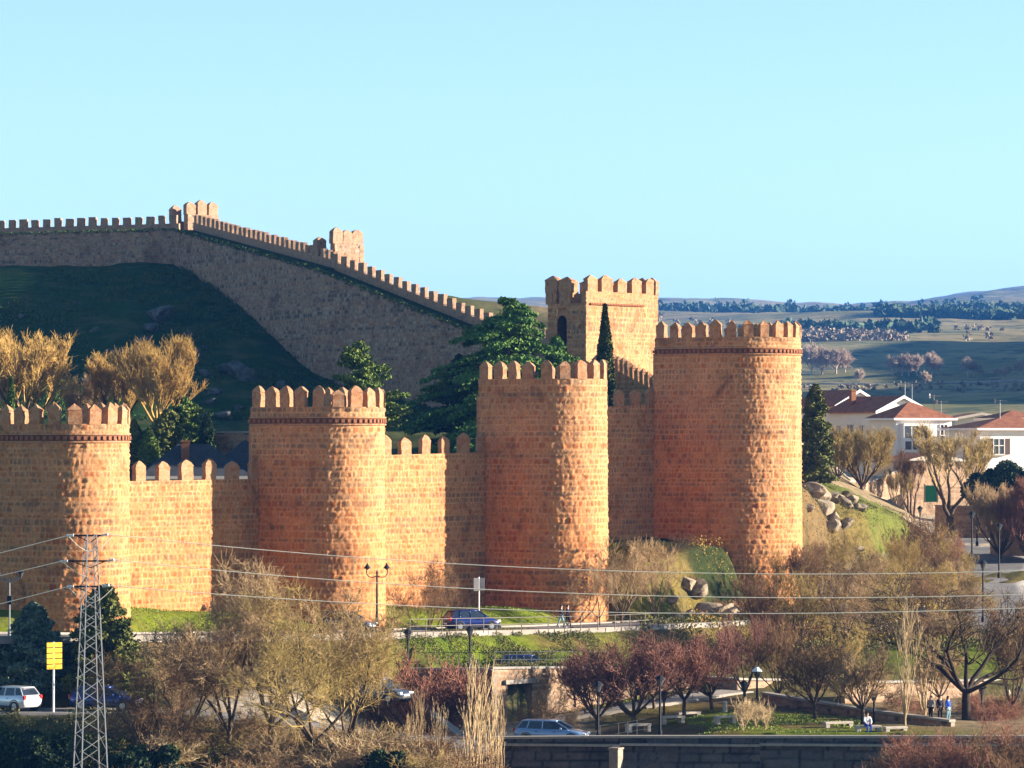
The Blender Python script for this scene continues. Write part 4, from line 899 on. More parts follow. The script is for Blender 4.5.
# left foreground
fg = [(228, 231, 578, 0, 1.15, 'leftmost large tan bare tree over the pale yard'), (272, 232.5, 560, 1, 1.1, 'tallest tan bare tree rising before the tower with the double lamp'), (312, 230, 585, 2, 1.1, 'tan bare tree with crooked limbs over the yard'),
      (348, 231.5, 610, 3, 1.0, 'tan bare tree beside the wrought lamp post and dark car'), (182, 230, 618, 1, 1.1, 'lower tan bare tree next to the olive conifer'), (150, 227, 652, 2, 1.0, 'short tangled bare tree behind the pylon')]
for i, (px, D, pt, v_, w, lb) in enumerate(fg):
    plant_bare('spread', px, D, pt, lb, var=v_, wide=w, twig=['tan', 'tan', 'olive', 'olive', 'brown', 'brown'][i], bark='dark', group='tan bare trees of the left foreground')
for i, (px, D, pt, w, k) in enumerate([(420, 232, 690, 0.8, 'poplar'), (440, 230, 700, 0.8, 'poplar'), (474, 230, 664, 0.85, 'poplar'), (494, 232, 680, 0.8, 'poplar'), (408, 233, 715, 0.9, 'poplar')]):
    plant_bare(k, px, D, pt, ['pale upright sapling left of the tall pair', 'pale sapling in the middle of the group by the ramp wall', 'tallest pale sapling in front of the shaded doorway wall', 'pale sapling just right of the tallest one', 'shortest pale sapling over the dark bank'][i], group='pale saplings on the bank', var=i, wide=w, name='sapling')
plant_bare('purple', 425, 254, 650, 'red-brown bush tree before the shaded retaining wall', cat='tree', twig='red', var=1, wide=1.1, name='bare_tree', dz=-2.2)
plant_bare('purple', 452, 255, 668, 'small wine-red shrub left of the tallest sapling', cat='shrub', twig='purple', var=0, wide=1.0, name='bare_shrub', dz=-1.5)
conifer(34, 243.5, 606, 88, LF['blue'], 'bluish spruce between the traffic sign and the left edge', style='spruce', seed=31, n=34000, name='spruce_tree', size=0.16, py_base=700)
conifer(104, 243, 588, 104, LF['olive'], 'olive green conifer directly behind the lattice pylon', style='spruce', seed=32, n=44000, name='conifer', size=0.16, py_base=702)
# brush and undergrowth, one thing each
bi = 0
for j in range(60):
    px = random.uniform(130, 500); D = random.uniform(222, 235); x = X_(px, D); zb = gz(x, D); top = HY - (zb + random.uniform(1.4, 3.0)) / D * F
    plant_bare('brush', px, D, top, 'tangled tan brush on the bank under the left bare trees', cat='brush', group='tangled brush on the near bank', var=j, wide=random.uniform(1.0, 1.5), name='brush', twig=random.choice(['tan', 'tan', 'brown', 'olive', 'pale']))
for j in range(26):
    px = random.uniform(690, 960); D = random.uniform(285, 335); x = X_(px, D); zb = gz(x, D); top = HY - (zb + random.uniform(1.2, 2.6)) / D * F
    plant_bare('brush', px, D, top, 'low ochre scrub among the boulders below the widest tower', cat='shrub', group='ochre scrub among the boulders', var=j, wide=1.3, name='bare_shrub', twig=random.choice(['olive', 'tan', 'brown', 'red']))
for j, (px, D) in enumerate([(925, 218), (955, 214), (985, 216), (1010, 213), (1040, 218), (900, 221), (972, 212), (1024, 216)]):
    x = X_(px, D); plant_bare('spread', px, D, 718 + random.uniform(0, 18), 'reddish tangled bush in the lower right corner', cat='bush', group='reddish bushes in the lower right corner', var=j, wide=1.1, name='bare_bush', twig='red' if j % 3 else 'brown')
for j, (px, D, w, pt) in enumerate([(30, 226, 90, 722), (95, 228, 80, 735), (150, 224, 90, 740), (-10, 230, 60, 716), (385, 226, 60, 745)]):
    conifer(px, D, pt, w, LF['scrub'] if j % 2 else LF['dark'], 'dark green bush on the near bank below the road', cat='bush', style='bush', seed=50 + j, n=16000, name='evergreen_bush', size=0.16, group='dark bushes on the near bank')
for j, (px, D, pt) in enumerate([(264, 0, 0)]): pass
for j, (px, D, pt) in enumerate([(743, 241, 697), (756, 244, 700), (766, 243, 704)]):
    plant_bare('reedy', px, D, pt, ['dry pale shrub on the park lawn, left of the pair', 'dry pale shrub in the middle of the park lawn', 'dry pale shrub below the white-topped lamp'][j], cat='shrub', group='dry pale shrubs on the park lawn', var=j, wide=0.8, name='dry_shrub')
for j, (px, D, pt) in enumerate([(540, 257, 690), (548, 256, 680), (518, 256, 700), (570, 254, 706)]):
    plant_bare('brush', px, D, pt, 'tan creeper shrub against the sunlit doorway wall', cat='shrub', group='creeper shrubs against the doorway wall', var=j, wide=0.6, name='bare_shrub', twig='tan')
# ground cover: leafy bank below the road, scrub on the slope
def ground_cover(name, n, poly, mat, size, h, seed):
    rg = np.random.default_rng(seed); pts = []
    px = rg.uniform(poly[0], poly[1], n); D = rg.uniform(poly[2], poly[3], n); x = (px - 512) / F * D; keep = fbm(x / 1.6 + seed, D / 1.6, 3) > 0.40
    x = x[keep]; D = D[keep]; z = base_h(x, D) + rg.random(len(x)) * h * (0.4 + fbm(x / 2, D / 2, 2))
    o = cards(name, np.stack([x, D, z], -1), size, mat, None, up=0.9, seed=seed); tag(o, kind='stuff')
ground_cover('ground_cover_plants', 70000, (395, 600, 261, 282), LF['scrub'], 0.07, 0.3, 71)
ground_cover('grass', 60000, (120, 640, 262, 298), LF['grass'], 0.06, 0.08, 72)
ground_cover('grass', 30000, (805, 905, 322, 380), LF['scrub'], 0.07, 0.12, 73)
LF['hill'] = leafmat('shaded_hill_grass', (0.018, 0.045, 0.008), (0.06, 0.085, 0.018))  # darker copy of the grass, the hill's shade put into its colour
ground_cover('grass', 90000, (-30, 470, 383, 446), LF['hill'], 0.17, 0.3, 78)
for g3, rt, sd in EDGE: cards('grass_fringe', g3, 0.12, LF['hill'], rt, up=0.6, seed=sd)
ground_cover('undergrowth', 45000, (690, 960, 284, 332), LF['ochre'], 0.09, 1.0, 74)
ground_cover('grass', 9000, (690, 860, 240, 254), LF['grass'], 0.06, 0.1, 75)
ground_cover('undergrowth', 30000, (0, 500, 222, 237), LF['scrub'], 0.10, 0.7, 76)
ground_cover('undergrowth', 30000, (640, 1030, 282, 300), LF['scrub'], 0.11, 0.8, 77)
# ---- rocks
def rock_mesh(seed, mat):
    rg = random.Random(seed); bm = bmesh.new(); bmesh.ops.create_icosphere(bm, subdivisions=3, radius=1.0)
    o1 = rg.random() * 50
    planes = [(Vector((rg.gauss(0, 1), rg.gauss(0, 1), rg.gauss(0, 0.7))).normalized(), rg.uniform(0.45, 0.75)) for _ in range(12)]
    for v_ in bm.verts:
        for nn, dd in planes:
            t = v_.co.dot(nn)
            if t > dd: v_.co -= nn * (t - dd) * 0.97
        v_.co *= 1 + 0.10 * (float(fbm(np.array([v_.co.x * 2 + o1]), np.array([v_.co.y * 2 + v_.co.z * 1.7]), 3)[0]) - 0.45)
        v_.co.z *= 0.75
    me = bpy.data.meshes.new('boulder'); bm.to_mesh(me); bm.free(); me.materials.append(mat); return me
RK = [rock_mesh(i, M['rock']) for i in range(4)]; RG = [rock_mesh(10 + i, M['rockgrey']) for i in range(3)]
def rock(px, py, D, s, k, label, group, pool=RK, ground=True, up=0.35):
    o = bpy.data.objects.new('boulder', pool[k % len(pool)]); C.objects.link(o); x = X_(px, D)
    z = gz(x, D) if ground else Z_(py, D)
    o.location = (x, D, z + s * up); o.scale = (s * random.uniform(0.8, 1.3), s * random.uniform(0.8, 1.2), s * random.uniform(0.7, 1.1)); o.rotation_euler = (random.uniform(-.3, .3), random.uniform(-.3, .3), random.uniform(0, 6))
    tag(o, label, 'boulder', group)
for i, (px, D, s) in enumerate([(688, 307, 1.0), (698, 308, 1.2), (712, 308, 1.7), (722, 306, 1.3), (706, 303, 1.3), (690, 301, 1.0), (728, 302, 1.2), (700, 299, 0.8), (672, 304, 0.7), (735, 307, 1.1), (680, 297, 0.7), (745, 300, .9)]):
    rock(px, 0, D, s, i, 'grey lichened boulder heaped at the left foot of the widest tower', 'boulders left of the widest tower foot')
for i, (px, D, s) in enumerate([(823, 337, 1.2), (832, 338, 1.3), (840, 336, 1.1), (850, 337, 1.1), (856, 334, 1.2), (846, 331, 1.6), (866, 335, 1.1), (874, 336, 1.2), (886, 334, 1.6), (896, 333, 1.6), (905, 335, 1.2), (890, 328, 1.5), (838, 326, 1.0), (870, 326, 1.1), (912, 330, 1.0), (828, 343, 1.1), (845, 345, 0.9), (860, 346, .8), (815, 340, 1.6), (812, 334, 1.3), (822, 330, 1.5), (835, 331, 1.0), (852, 328, 1.6), (862, 326, 1.4), (875, 331, 1.8), (884, 336, 1.2), (900, 338, 1.4), (815, 326, 1.2), (830, 336, 1.2), (848, 334, 1.1)]):
    rock(px, 0, D, s, i, 'sunlit tan boulder on the grassy mound right of the widest tower', 'boulders on the grassy mound', up=0.12)
for i in range(24):
    rock(random.uniform(700, 950), 0, random.uniform(292, 318), random.uniform(0.4, 1.1), i, 'pale boulder half hidden in the thicket below the tower', 'boulders in the thicket')
for i, (px, D, s) in enumerate([(160, 425, 2.6), (152, 421, 1.6), (178, 412, 2.8), (186, 408, 2.2), (194, 412, 1.5), (240, 405, 2.6), (248, 403, 2.0), (232, 407, 1.5), (215, 396, 1.6), (210, 392, 1.2), (225, 385, 1.3), (45, 412, 1.8), (52, 409, 1.3), (120, 410, 1.5), (108, 412, 1.2), (60, 404, 1.0), (95, 420, 1.0), (20, 425, 0.8), (75, 430, 0.7), (190, 420, 1.0), (205, 416, 0.8), (222, 408, 0.9), (172, 396, 1.0), (155, 400, 0.8), (250, 394, 0.9), (275, 392, 0.7), (300, 396, 1.0), (320, 398, 0.8), (238, 390, 1.0), (140, 424, 0.7), (12, 416, 0.9), (85, 400, 0.8), (170, 404, 1.8), (130, 402, 1.0), (282, 402, 1.2), (262, 398, 1.0), (200, 384, 1.3), (145, 416, 1.4), (205, 404, 1.3), (30, 405, 1.0)]):
    rock(px, 0, D - 1, s * 0.7, i, 'grey outcrop boulder on the dark hillside inside the walls', 'outcrop boulders on the dark hillside', RG)
for i in range(46):
    rock(random.uniform(808, 905), 0, random.uniform(326, 348), random.uniform(0.25, 0.8), i, 'small tan stone scattered over the grassy mound', 'small stones on the grassy mound')
for j in range(16):
    px = random.uniform(808, 915); D = random.uniform(322, 338); x = X_(px, D); top = HY - (gz(x, D) + random.uniform(0.9, 1.8)) / D * F
    plant_bare('brush', px, D, top, 'low ochre scrub on the grassy mound', cat='shrub', group='ochre scrub on the mound', var=j, wide=1.2, name='bare_shrub', twig=random.choice(['olive', 'tan', 'brown']))
for i, (px, D, pt) in enumerate([(912, 338, 512), (932, 342, 520), (950, 346, 530), (940, 336, 545), (962, 342, 548)]):
    plant_bare('willow', px, D, pt, 'bare brown tree on the edge of the mound beside the lane', group='bare trees between the mound and the lane', var=i, twig=['brown', 'olive', 'red'][i % 3], wide=1.0)
for j in range(12):
    px = random.uniform(628, 745); D = random.uniform(302, 313); x = X_(px, D); top = HY - (gz(x, D) + random.uniform(0.7, 1.6)) / D * F
    plant_bare('brush', px, D, top, 'dark brown scrub at the foot of the shaded curtain wall', cat='shrub', group='dark scrub under the shaded curtain wall', var=j, wide=1.1, name='bare_shrub', twig=random.choice(['dark', 'brown', 'olive']))
for j in range(14):
    px = random.uniform(880, 1020); D = random.uniform(252, 262); x = X_(px, D); top = HY - (gz(x, D) + random.uniform(0.8, 1.8)) / D * F
    plant_bare('brush', px, D, top, 'low tan shrub in front of the long pale rubble wall', cat='shrub', group='tan shrubs before the long pale wall', var=j, wide=1.2, name='bare_shrub', twig=random.choice(['tan', 'brown', 'red']))
# ---- far valley: bare roadside trees, wooded belts
far_t = [(812,1560,346),(822,1560,348),(836,1560,349),(845,1565,351),(893,1540,357),(902,1540,356),(909,1540,355),(917,1540,356),(932,1545,354),(938,1545,358),(968,1530,359),(974,1532,361),(982,1530,370),(997,1535,368),(1008,1530,366),(1020,1535,360),(860,1500,370),(925,1480,372),(1003,1510,369)]
for i, (px, D, pt) in enumerate(far_t):
    plant_bare('far', px, D, pt, 'small pale leafless tree beside the far valley road', group='pale leafless trees along the far valley road', var=i, wide=1.15)
def wood(name, rects, n, size, mat, seed):
    rg = np.random.default_rng(seed); A = []
    for px0, px1, D0, D1, cnt, hh in rects:
        px = rg.uniform(px0, px1, cnt * 3); D = rg.uniform(D0, D1, cnt * 3); x = (px - 512) / F * D; k = fbm(x / 90 + seed, D / 160, 3) > 0.44; x = x[k][:cnt]; D = D[k][:cnt]; z = base_h(x, D)
        for a, b_, c in zip(x, D, z):
            h = hh * rg.uniform(0.6, 1.3); q = rg.standard_normal((n, 3)); q /= np.linalg.norm(q, axis=1, keepdims=True); q *= rg.uniform(0.6, 1.0, (n, 1)) * h * 0.5
            A.append(q + np.array([a, b_, c + h * 0.45]))
    tag(cards(name, np.concatenate(A), size, mat, None, seed=seed), kind='stuff')
LF['far'] = leafmat('far_evergreens', (0.03, 0.06, 0.035), (0.07, 0.10, 0.05)); LF['farbrown'] = leafmat('far_bare_wood', (0.16, 0.13, 0.10), (0.28, 0.22, 0.16))
wood('far_wood', [(655, 1030, 2380, 2440, 200, 4.6), (655, 800, 2750, 3100, 150, 5.5), (780, 1030, 2820, 2930, 170, 5), (655, 1030, 3300, 4200, 35, 7), (780, 1030, 2000, 2100, 90, 5), (930, 1030, 2100, 2220, 60, 7)], 16, 3.2, LF['far'], 81)
wood('far_bare_wood', [(800, 905, 1800, 1880, 90, 5), (655, 1030, 1900, 2300, 30, 4)], 26, 1.3, LF['farbrown'], 82)
wood('far_scrub', [(880, 1030, 1050, 1250, 160, 1.6), (790, 1030, 1380, 1450, 60, 1.5)], 14, 1.0, LF['farbrown'], 83)
# ---------------------------------------------------------------- retaining walls, quay, park walls
def low_wall(name, pts, ztop, depth, label, mat, seed, thick=0.5, cope=True, row=(0.3, 0.5), wid=(0.4, 1.0), cat='wall', parent=None, ds=0.12, openings=()):
    """pts (px, D) along the face, left to right; ztop list; depth = height"""
    root = parent or empty(name, (X_(*pts[0]), pts[0][1], min(ztop) - depth), 0, label=label, cat=cat)
    bx, by, bz = root.location
    for i, ((pa, Da), (pb, Db)) in enumerate(zip(pts[:-1], pts[1:])):
        a = np.array([X_(pa, Da), Da]); b_ = np.array([X_(pb, Db), Db]); p, nn, t, d, n_, L = line_pts(a, b_, ds)
        za, zb_ = ztop[i], ztop[i + 1]; zt = za + (zb_ - za) * t; o = np.array([bx, by])
        segs = [(0.0, 1.0, None)]
        for op in openings:
            if op[0] == i:
                segs = [(0.0, op[1], None), (op[1], op[2], op), (op[2], 1.0, None)] if len(segs) == 1 else segs
        for s0, s1, op in segs:
            k = (t >= s0 - 1e-6) & (t <= s1 + 1e-2)
            if k.sum() < 2: continue
            if op is None: masonry('wall_face', p[k] - o, nn[k], zt[k] - depth - bz, zt[k] - bz, mat, root, ds=ds, row=row, wid=wid, seed=seed + i, disp=0.6)
            else:
                masonry('wall_face', p[k] - o, nn[k], zt[k] - op[3] - bz, zt[k] - bz, mat, root, ds=ds, row=row, wid=wid, seed=seed + 9, disp=0.6)
                a0 = a + d * L * s0 - o; a1 = a + d * L * s1 - o; q = []
                for pt in (a0, a1, a1 - n_ * 1.5, a0 - n_ * 1.5):
                    for z in (zt.mean() - depth - bz, zt.mean() - op[3] - bz): q.append((pt[0], pt[1], z))
                MB().add(q, [(2, 3, 5, 4), (4, 5, 7, 6), (6, 7, 1, 0), (1, 7, 5, 3)]).build('recess', M['band'] if op[4] else M['rubble_plain'], root)
                m_ = (a0 + a1) / 2 + n_ * 0.06
                MB().box((m_[0], m_[1], zt.mean() - op[3] - bz + 0.12), (L * (s1 - s0) + 0.5, 0.3, 0.28), math.atan2(d[1], d[0])).build('lintel', M['kerb'], root)
        if cope:
            q = []
            for s, z in ((-0.02, za), (L + 0.02, zb_)):
                for yy in (-0.10, thick):
                    for dz in (0.0, 0.14):
                        pt = a + d * s - n_ * yy - o; q.append((pt[0], pt[1], z + dz - bz))
            MB().add(q, [(0, 1, 3, 2), (4, 6, 7, 5), (0, 4, 5, 1), (2, 3, 7, 6), (1, 5, 7, 3), (0, 2, 6, 4)]).build('coping', M['kerb'], root)
            q = []
            for s, z in ((0, za), (L, zb_)):
                for yy in (0.10, thick - 0.04):
                    for dz in (-depth, -0.02):
                        pt = a + d * s - n_ * yy - o; q.append((pt[0], pt[1], z + dz - bz))
            if not [o_ for o_ in openings if o_[0] == i]:
                MB().add(q, [(0, 1, 3, 2), (4, 6, 7, 5), (0, 4, 5, 1), (2, 3, 7, 6), (1, 5, 7, 3), (0, 2, 6, 4)]).build('wall_core', M['rubble_plain'], root)
    return root
M['rubble_plain'] = speckle('rubble_core', [(0.16, 0.13, 0.10), (0.30, 0.25, 0.19)], 2.0)
M['quaystone'] = M['granite']
low_wall('retaining_wall', [(395, 266), (492, 259)], [Z_(670, 266), Z_(670, 259)], 4.6, 'shaded retaining wall below the grassy bank, left of the doorway', M['wallgrey'], 301)
low_wall('retaining_wall', [(492, 259), (612, 267), (700, 269)], [Z_(669, 259), Z_(668, 267), Z_(672, 269)], 4.6, 'sunlit rubble retaining wall with a lintelled doorway, under the railing', M['rubble'], 310,
    openings=[(0, 0.12, 0.32, 0.85, False)])
low_wall('park_wall', [(700, 271), (737, 268.5)], [Z_(678, 271), Z_(680, 268.5)], 1.3, 'short shaded block of wall at the end of the park path', M['wallgrey'], 320)
low_wall('park_wall', [(737, 268.5), (800, 273)], [Z_(680, 268.5), Z_(681, 273)], 1.6, 'sunlit end wall of squared rubble behind the white-topped lamp', M['rubble'], 325)
low_wall('park_wall', [(845, 264), (925, 269), (1060, 277)], [Z_(684, 264), Z_(682, 269), Z_(680, 277)], 3.2, 'long pale rubble wall behind the standing group at the right', M['rubble'], 330)
low_wall('ramp_wall', [(762, 260), (865, 251.5), (950, 246)], [Z_(694, 260), Z_(711, 251.5), Z_(722, 246)], 2.4, 'shaded ramp wall sloping down behind the park bench and seated person', M['wallgrey'], 335, cope=True)
low_wall('ramp_wall', [(372, 262), (412, 254), (470, 247)], [Z_(672, 262), Z_(700, 254), Z_(746, 247)], 2.6, 'pale coped ramp parapet running down towards the road, behind the saplings', M['rubble'], 340)
# quay: long dark wall of big blocks along the bottom
qx = [490, 620, 760, 900, 1100]; qd = [float(240.0 - (X_(p, 240) - X_(490, 240)) * 0.10) - 0.05 for p in qx]
low_wall('quay_wall', list(zip(qx, qd)), [Z_(739, qd[0]), Z_(738, qd[1]), Z_(738, qd[2]), Z_(738, qd[3]), Z_(738, qd[4])], 7.0, 'dark granite quay wall of large blocks along the lower right edge', M['granite'], 350, thick=0.6, row=(0.5, 0.7), wid=(0.9, 2.0), ds=0.14, cat='wall')
lg = MB()
for i in range(4):
    a = P(qx[i], 745, qd[i] - 0.18); b_ = P(qx[i + 1], 745, qd[i + 1] - 0.18); m_ = (a + b_) / 2
    lg.box((m_.x, m_.y, m_.z), ((b_ - a).length + 0.02, 0.30, 0.14), math.atan2(b_.y - a.y, b_.x - a.x))
tag(lg.build('quay_ledge', M['kerb']), 'thin pale stone ledge running along the quay wall', 'ledge')
t = empty('quay_buttress', P(616, 776, 237.9), 0, label='stone buttress with a sunlit right side, on the quay wall below the park lamps', cat='buttress')
bt = MB(); bt.box((0, 0, 0.7), (0.6, 0.8, 1.9), R(-25)); bt.box((0, 0, 1.68), (0.7, 0.9, 0.12), R(-25)); bt.build('pillar', M['rubble_plain'], t, bevel=0.03)
# gate wall of the far lane with the green gate, garden walls
low_wall('garden_wall', [(812, 372), (872, 398), (900, 402)], [Z_(482, 372), Z_(482, 398), Z_(470, 402)], 2.5, 'low pale wall behind the ochre willow', M['rubble'], 360)
low_wall('garden_wall', [(896, 404), (985, 410)], [Z_(462, 404), Z_(462, 410)], 7.5, 'high pale stone wall around the green gate', M['rubble'], 365)
low_wall('garden_wall', [(935, 401), (1000, 394)], [Z_(506, 401), Z_(508, 394)], 3.2, 'lower pale wall beside the lane, under the pollards', M['rubble'], 368)
low_wall('garden_wall', [(990, 372), (1060, 362)], [Z_(520, 372), Z_(520, 362)], 3.4, 'pale wall behind the rusty bare thicket at the right edge', M['rubble'], 369)
M['greenpaint'] = flat('green_paint', (0.02, 0.22, 0.09), 0.5, 0.4)
g = empty('green_gate', P(931, 502, 399.5), R(2), label='small bright green metal gate in the pale garden wall', cat='gate')
MB().box((0, 0, 0.85), (1.15, 0.06, 1.7)).build('gate_leaf', M['greenpaint'], g, bevel=0.01)
MB().box((-0.66, 0, 0.9), (0.14, 0.2, 1.9)).box((0.66, 0, 0.9), (0.14, 0.2, 1.9)).build('gate_posts', M['stone'], g)

# ---------------------------------------------------------------- houses
M['white'] = flat('white_render', (0.72, 0.68, 0.64), 0.9, 0.1, var=0.05, scale=0.6)
M['cream'] = flat('cream_render', (0.62, 0.52, 0.42), 0.9, 0.1, var=0.06, scale=0.6)
m, nt, b = newmat('clay_roof_tiles', 0.85, 0.15); w_ = nt.nodes.new('ShaderNodeTexWave'); w_.inputs['Scale'].default_value = 1.6; w_.inputs['Distortion'].default_value = 1.0
nt.links.new(objco(nt), w_.inputs['Vector']); n_a = noise(nt, 1.5, 5, 0.7, objco(nt))
nt.links.new(mixc(nt, 1.0, ramp(nt, n_a, [(0.3, (0.16, 0.055, 0.03)), (0.7, (0.36, 0.14, 0.07))]), ramp(nt, w_.outputs['Fac'], [(0.2, (0.6, 0.6, 0.6)), (0.6, (1.15, 1.15, 1.15))]), 'MULTIPLY'), b.inputs['Base Color']); M['tiles'] = m
M['slate'] = speckle('grey_roof_sheet', [(0.025, 0.03, 0.036), (0.06, 0.062, 0.07)], 1.2)
M['glass'] = flat('window_glass', (0.05, 0.06, 0.07), 0.12, 0.6, var=0.1)
M['shutter'] = flat('brown_shutter', (0.10, 0.06, 0.04), 0.6, 0.2)
def house(px, D, a, W, Wl, zb, ze, zr, roof, label, wins=(), lwins=(), wall='white', roofmat='tiles', cat='house', name='house', over=0.45, chim=None, group=None):
    """corner nearest the viewer at px, D; right face W metres along a, left face Wl metres along a+90; roof: gable (ridge along the left face) or hip"""
    A = R(a); root = empty(name, (X_(px, D), D, zb), A, label=label, cat=cat, group=group)
    h = ze - zb; hr = zr - zb
    MB().prism([(0, 0), (W, 0), (W, Wl), (0, Wl)], 0, h).build('walls', M[wall], root)
    o = over; r = MB(); th = 0.18
    if roof == 'gable':
        sl = (hr - h) / (W / 2)
        MB().add([(0, 0.0, h), (W, 0.0, h), (W / 2, 0, hr - 0.05), (0, Wl, h), (W, Wl, h), (W / 2, Wl, hr - 0.05)], [(0, 1, 2), (3, 5, 4), (0, 2, 5, 3), (1, 4, 5, 2), (0, 3, 4, 1)]).build('gable', M[wall], root)
        for nm, x0, x1 in (('left_slope', -o, W / 2), ('right_slope', W + o, W / 2)):
            z0 = h - sl * o; q = []
            for y in (-o, Wl + o):
                q += [(x0, y, z0 + 0.02), (x1, y, hr + 0.02), (x1, y, hr + th), (x0, y, z0 + th)]
            MB().add(q, [(0, 1, 2, 3), (4, 7, 6, 5), (0, 4, 5, 1), (1, 5, 6, 2), (2, 6, 7, 3), (3, 7, 4, 0)]).build('roof_slope', M[roofmat], root)
        v = MB()
        for x0 in (-o, W + o):
            v.add([(x0, -o - 0.05, h - sl * o - 0.12), (W / 2, -o - 0.05, hr - 0.12), (W / 2, -o - 0.05, hr + th + 0.03), (x0, -o - 0.05, h - sl * o + th + 0.03), (x0, -o + 0.04, h - sl * o - 0.12), (W / 2, -o + 0.04, hr - 0.12), (W / 2, -o + 0.04, hr + th + 0.03), (x0, -o + 0.04, h - sl * o + th + 0.03)],
                  [(0, 1, 2, 3), (4, 7, 6, 5), (0, 4, 5, 1), (1, 5, 6, 2), (2, 6, 7, 3), (3, 7, 4, 0)])
        v.build('bargeboard', M[wall], root)
    else:
        k = min(W, Wl) / 2; P4 = [(-o, -o, h), (W + o, -o, h), (W + o, Wl + o, h), (-o, Wl + o, h)]
        r1, r2 = ((k, Wl / 2, hr), (W - k, Wl / 2, hr)) if W > Wl else ((W / 2, k, hr), (W / 2, Wl - k, hr))
        pts = P4 + [r1, r2]
        fs = [(0, 1, 5, 4), (1, 2, 5), (2, 3, 4, 5), (3, 0, 4), (0, 3, 2, 1)] if W > Wl else [(0, 1, 4), (1, 2, 5, 4), (2, 3, 5), (3, 0, 4, 5), (0, 3, 2, 1)]
        MB().add(pts, fs).build('roof', M[roofmat], root)
        MB().prism([(-o - 0.04, -o - 0.04), (W + o + 0.04, -o - 0.04), (W + o + 0.04, Wl + o + 0.04), (-o - 0.04, Wl + o + 0.04)], h - 0.24, h - 0.005).build('eaves', M[wall], root)
    def win(face, s, z, w, hh, sh=None, panes=2):
        cx, cy, rz = (s, 0, 0) if face == 'r' else (0, s, R(90))
        nx, ny = (0, -1) if face == 'r' else (-1, 0); ux, uy = (1, 0) if face == 'r' else (0, 1)
        f = MB()
        for du in (-w / 2, w / 2) + tuple(-w / 2 + w * (i + 1) / panes for i in range(panes - 1)): f.box((cx + ux * du + nx * 0.05, cy + uy * du + ny * 0.05, z), (0.08, 0.12, hh), rz)
        for dz in (-hh / 2, hh / 2, 0.1): f.box((cx + nx * 0.05, cy + ny * 0.05, z + dz), (w + 0.08, 0.12, 0.08), rz)
        fr = f.build('window', M['white'], root)
        MB().box((cx + nx * 0.012, cy + ny * 0.012, z), (w, 0.04, hh), rz).build('pane', M['glass'], fr)
        MB().box((cx + nx * 0.12, cy + ny * 0.12, z - hh / 2 - 0.1), (w + 0.3, 0.3, 0.08), rz).build('sill', M['stone'], fr)
        if sh:
            for du in (-w / 2 - w / 4 - 0.03, w / 2 + w / 4 + 0.03): MB().box((cx + ux * du + nx * 0.04, cy + uy * du + ny * 0.04, z), (w / 2, 0.05, hh), rz).build('shutter', M['shutter'], fr)
    for w in wins: win('r', *w)
    for w in lwins: win('l', *w)
    if chim:
        cx, cy, cz = chim; c = MB(); c.box((cx, cy, cz - zb - 0.5), (0.6, 0.6, 1.6)).box((cx, cy, cz - zb + 0.35), (0.75, 0.75, 0.12)); c.build('chimney', M['brick'], root)
    return root
house(836, 462, 25, 6.0, 10.0, -6, Z_(405, 462), Z_(391, 462), 'gable', 'farthest white gabled house with a dark roof, beside the dark conifer', lwins=[(2, 7, 1.1, 1.4), (5, 7, 1.1, 1.4)])
house(877, 446, 25, 6.6, 11.0, -6, Z_(411, 446), Z_(397, 446), 'gable', 'middle white gabled house with a red chimney', lwins=[(1.2, 7.4, 0.9, 1.0), (3.4, 6.6, 1.0, 2.2), (6.0, 6.8, 1.5, 2.0), (8.6, 7.2, 0.8, 1.0)], chim=(1.4, 8.0, Z_(398, 446) + .6))
h3 = house(896, 428, 22, 6.9, 6.4, -7, Z_(418, 428), Z_(402, 428), 'hip', 'nearest white house with a hipped orange roof and a glazed bay', wins=[(5.9, 7.4, 0.9, 2.6, None, 2)], lwins=[(2.4, 7.0, 1.2, 2.0)])
gb = MB(); gb.box((2.0, -0.45, 7.25), (3.0, 0.9, 3.1)); bay = gb.build('glazed_bay', M['white'], h3)
for i in range(3):
    for zz, hh in ((7.9, 1.3), (6.4, 0.9)): MB().box((1.05 + i * 0.95, -0.92, zz), (0.72, 0.05, hh)).build('pane', M['glass'], bay)
house(980, 420, 18, 11.0, 9.0, -7, Z_(428, 420), Z_(417, 420), 'hip', 'wide white house with a low orange roof and brown shuttered window, at the right edge', wins=[(2.2, 6.3, 1.3, 1.7, True), (7.2, 6.3, 1.3, 1.7, True)], over=0.6)
house(1000, 470, 18, 6.0, 6.0, 0, Z_(418, 470), Z_(410, 470), 'hip', 'small cream turret house with a pyramid roof, behind the wide white house', wins=[(1.6, 2.0, 0.6, 0.8), (3.6, 2.0, 0.6, 0.8)], wall='cream')
house(955, 500, 10, 7.0, 6.0, -2, Z_(419, 500), Z_(414, 500), 'gable', 'low reddish roofed house between the two white houses', wall='cream')
house(905, 412, 30, 7.5, 5.0, -9, Z_(462, 412), Z_(455, 412), 'gable', 'low stone outbuilding with a brown tiled roof among the pollards', wall='cream', wins=[(2, 2.0, .9, 1.2)])
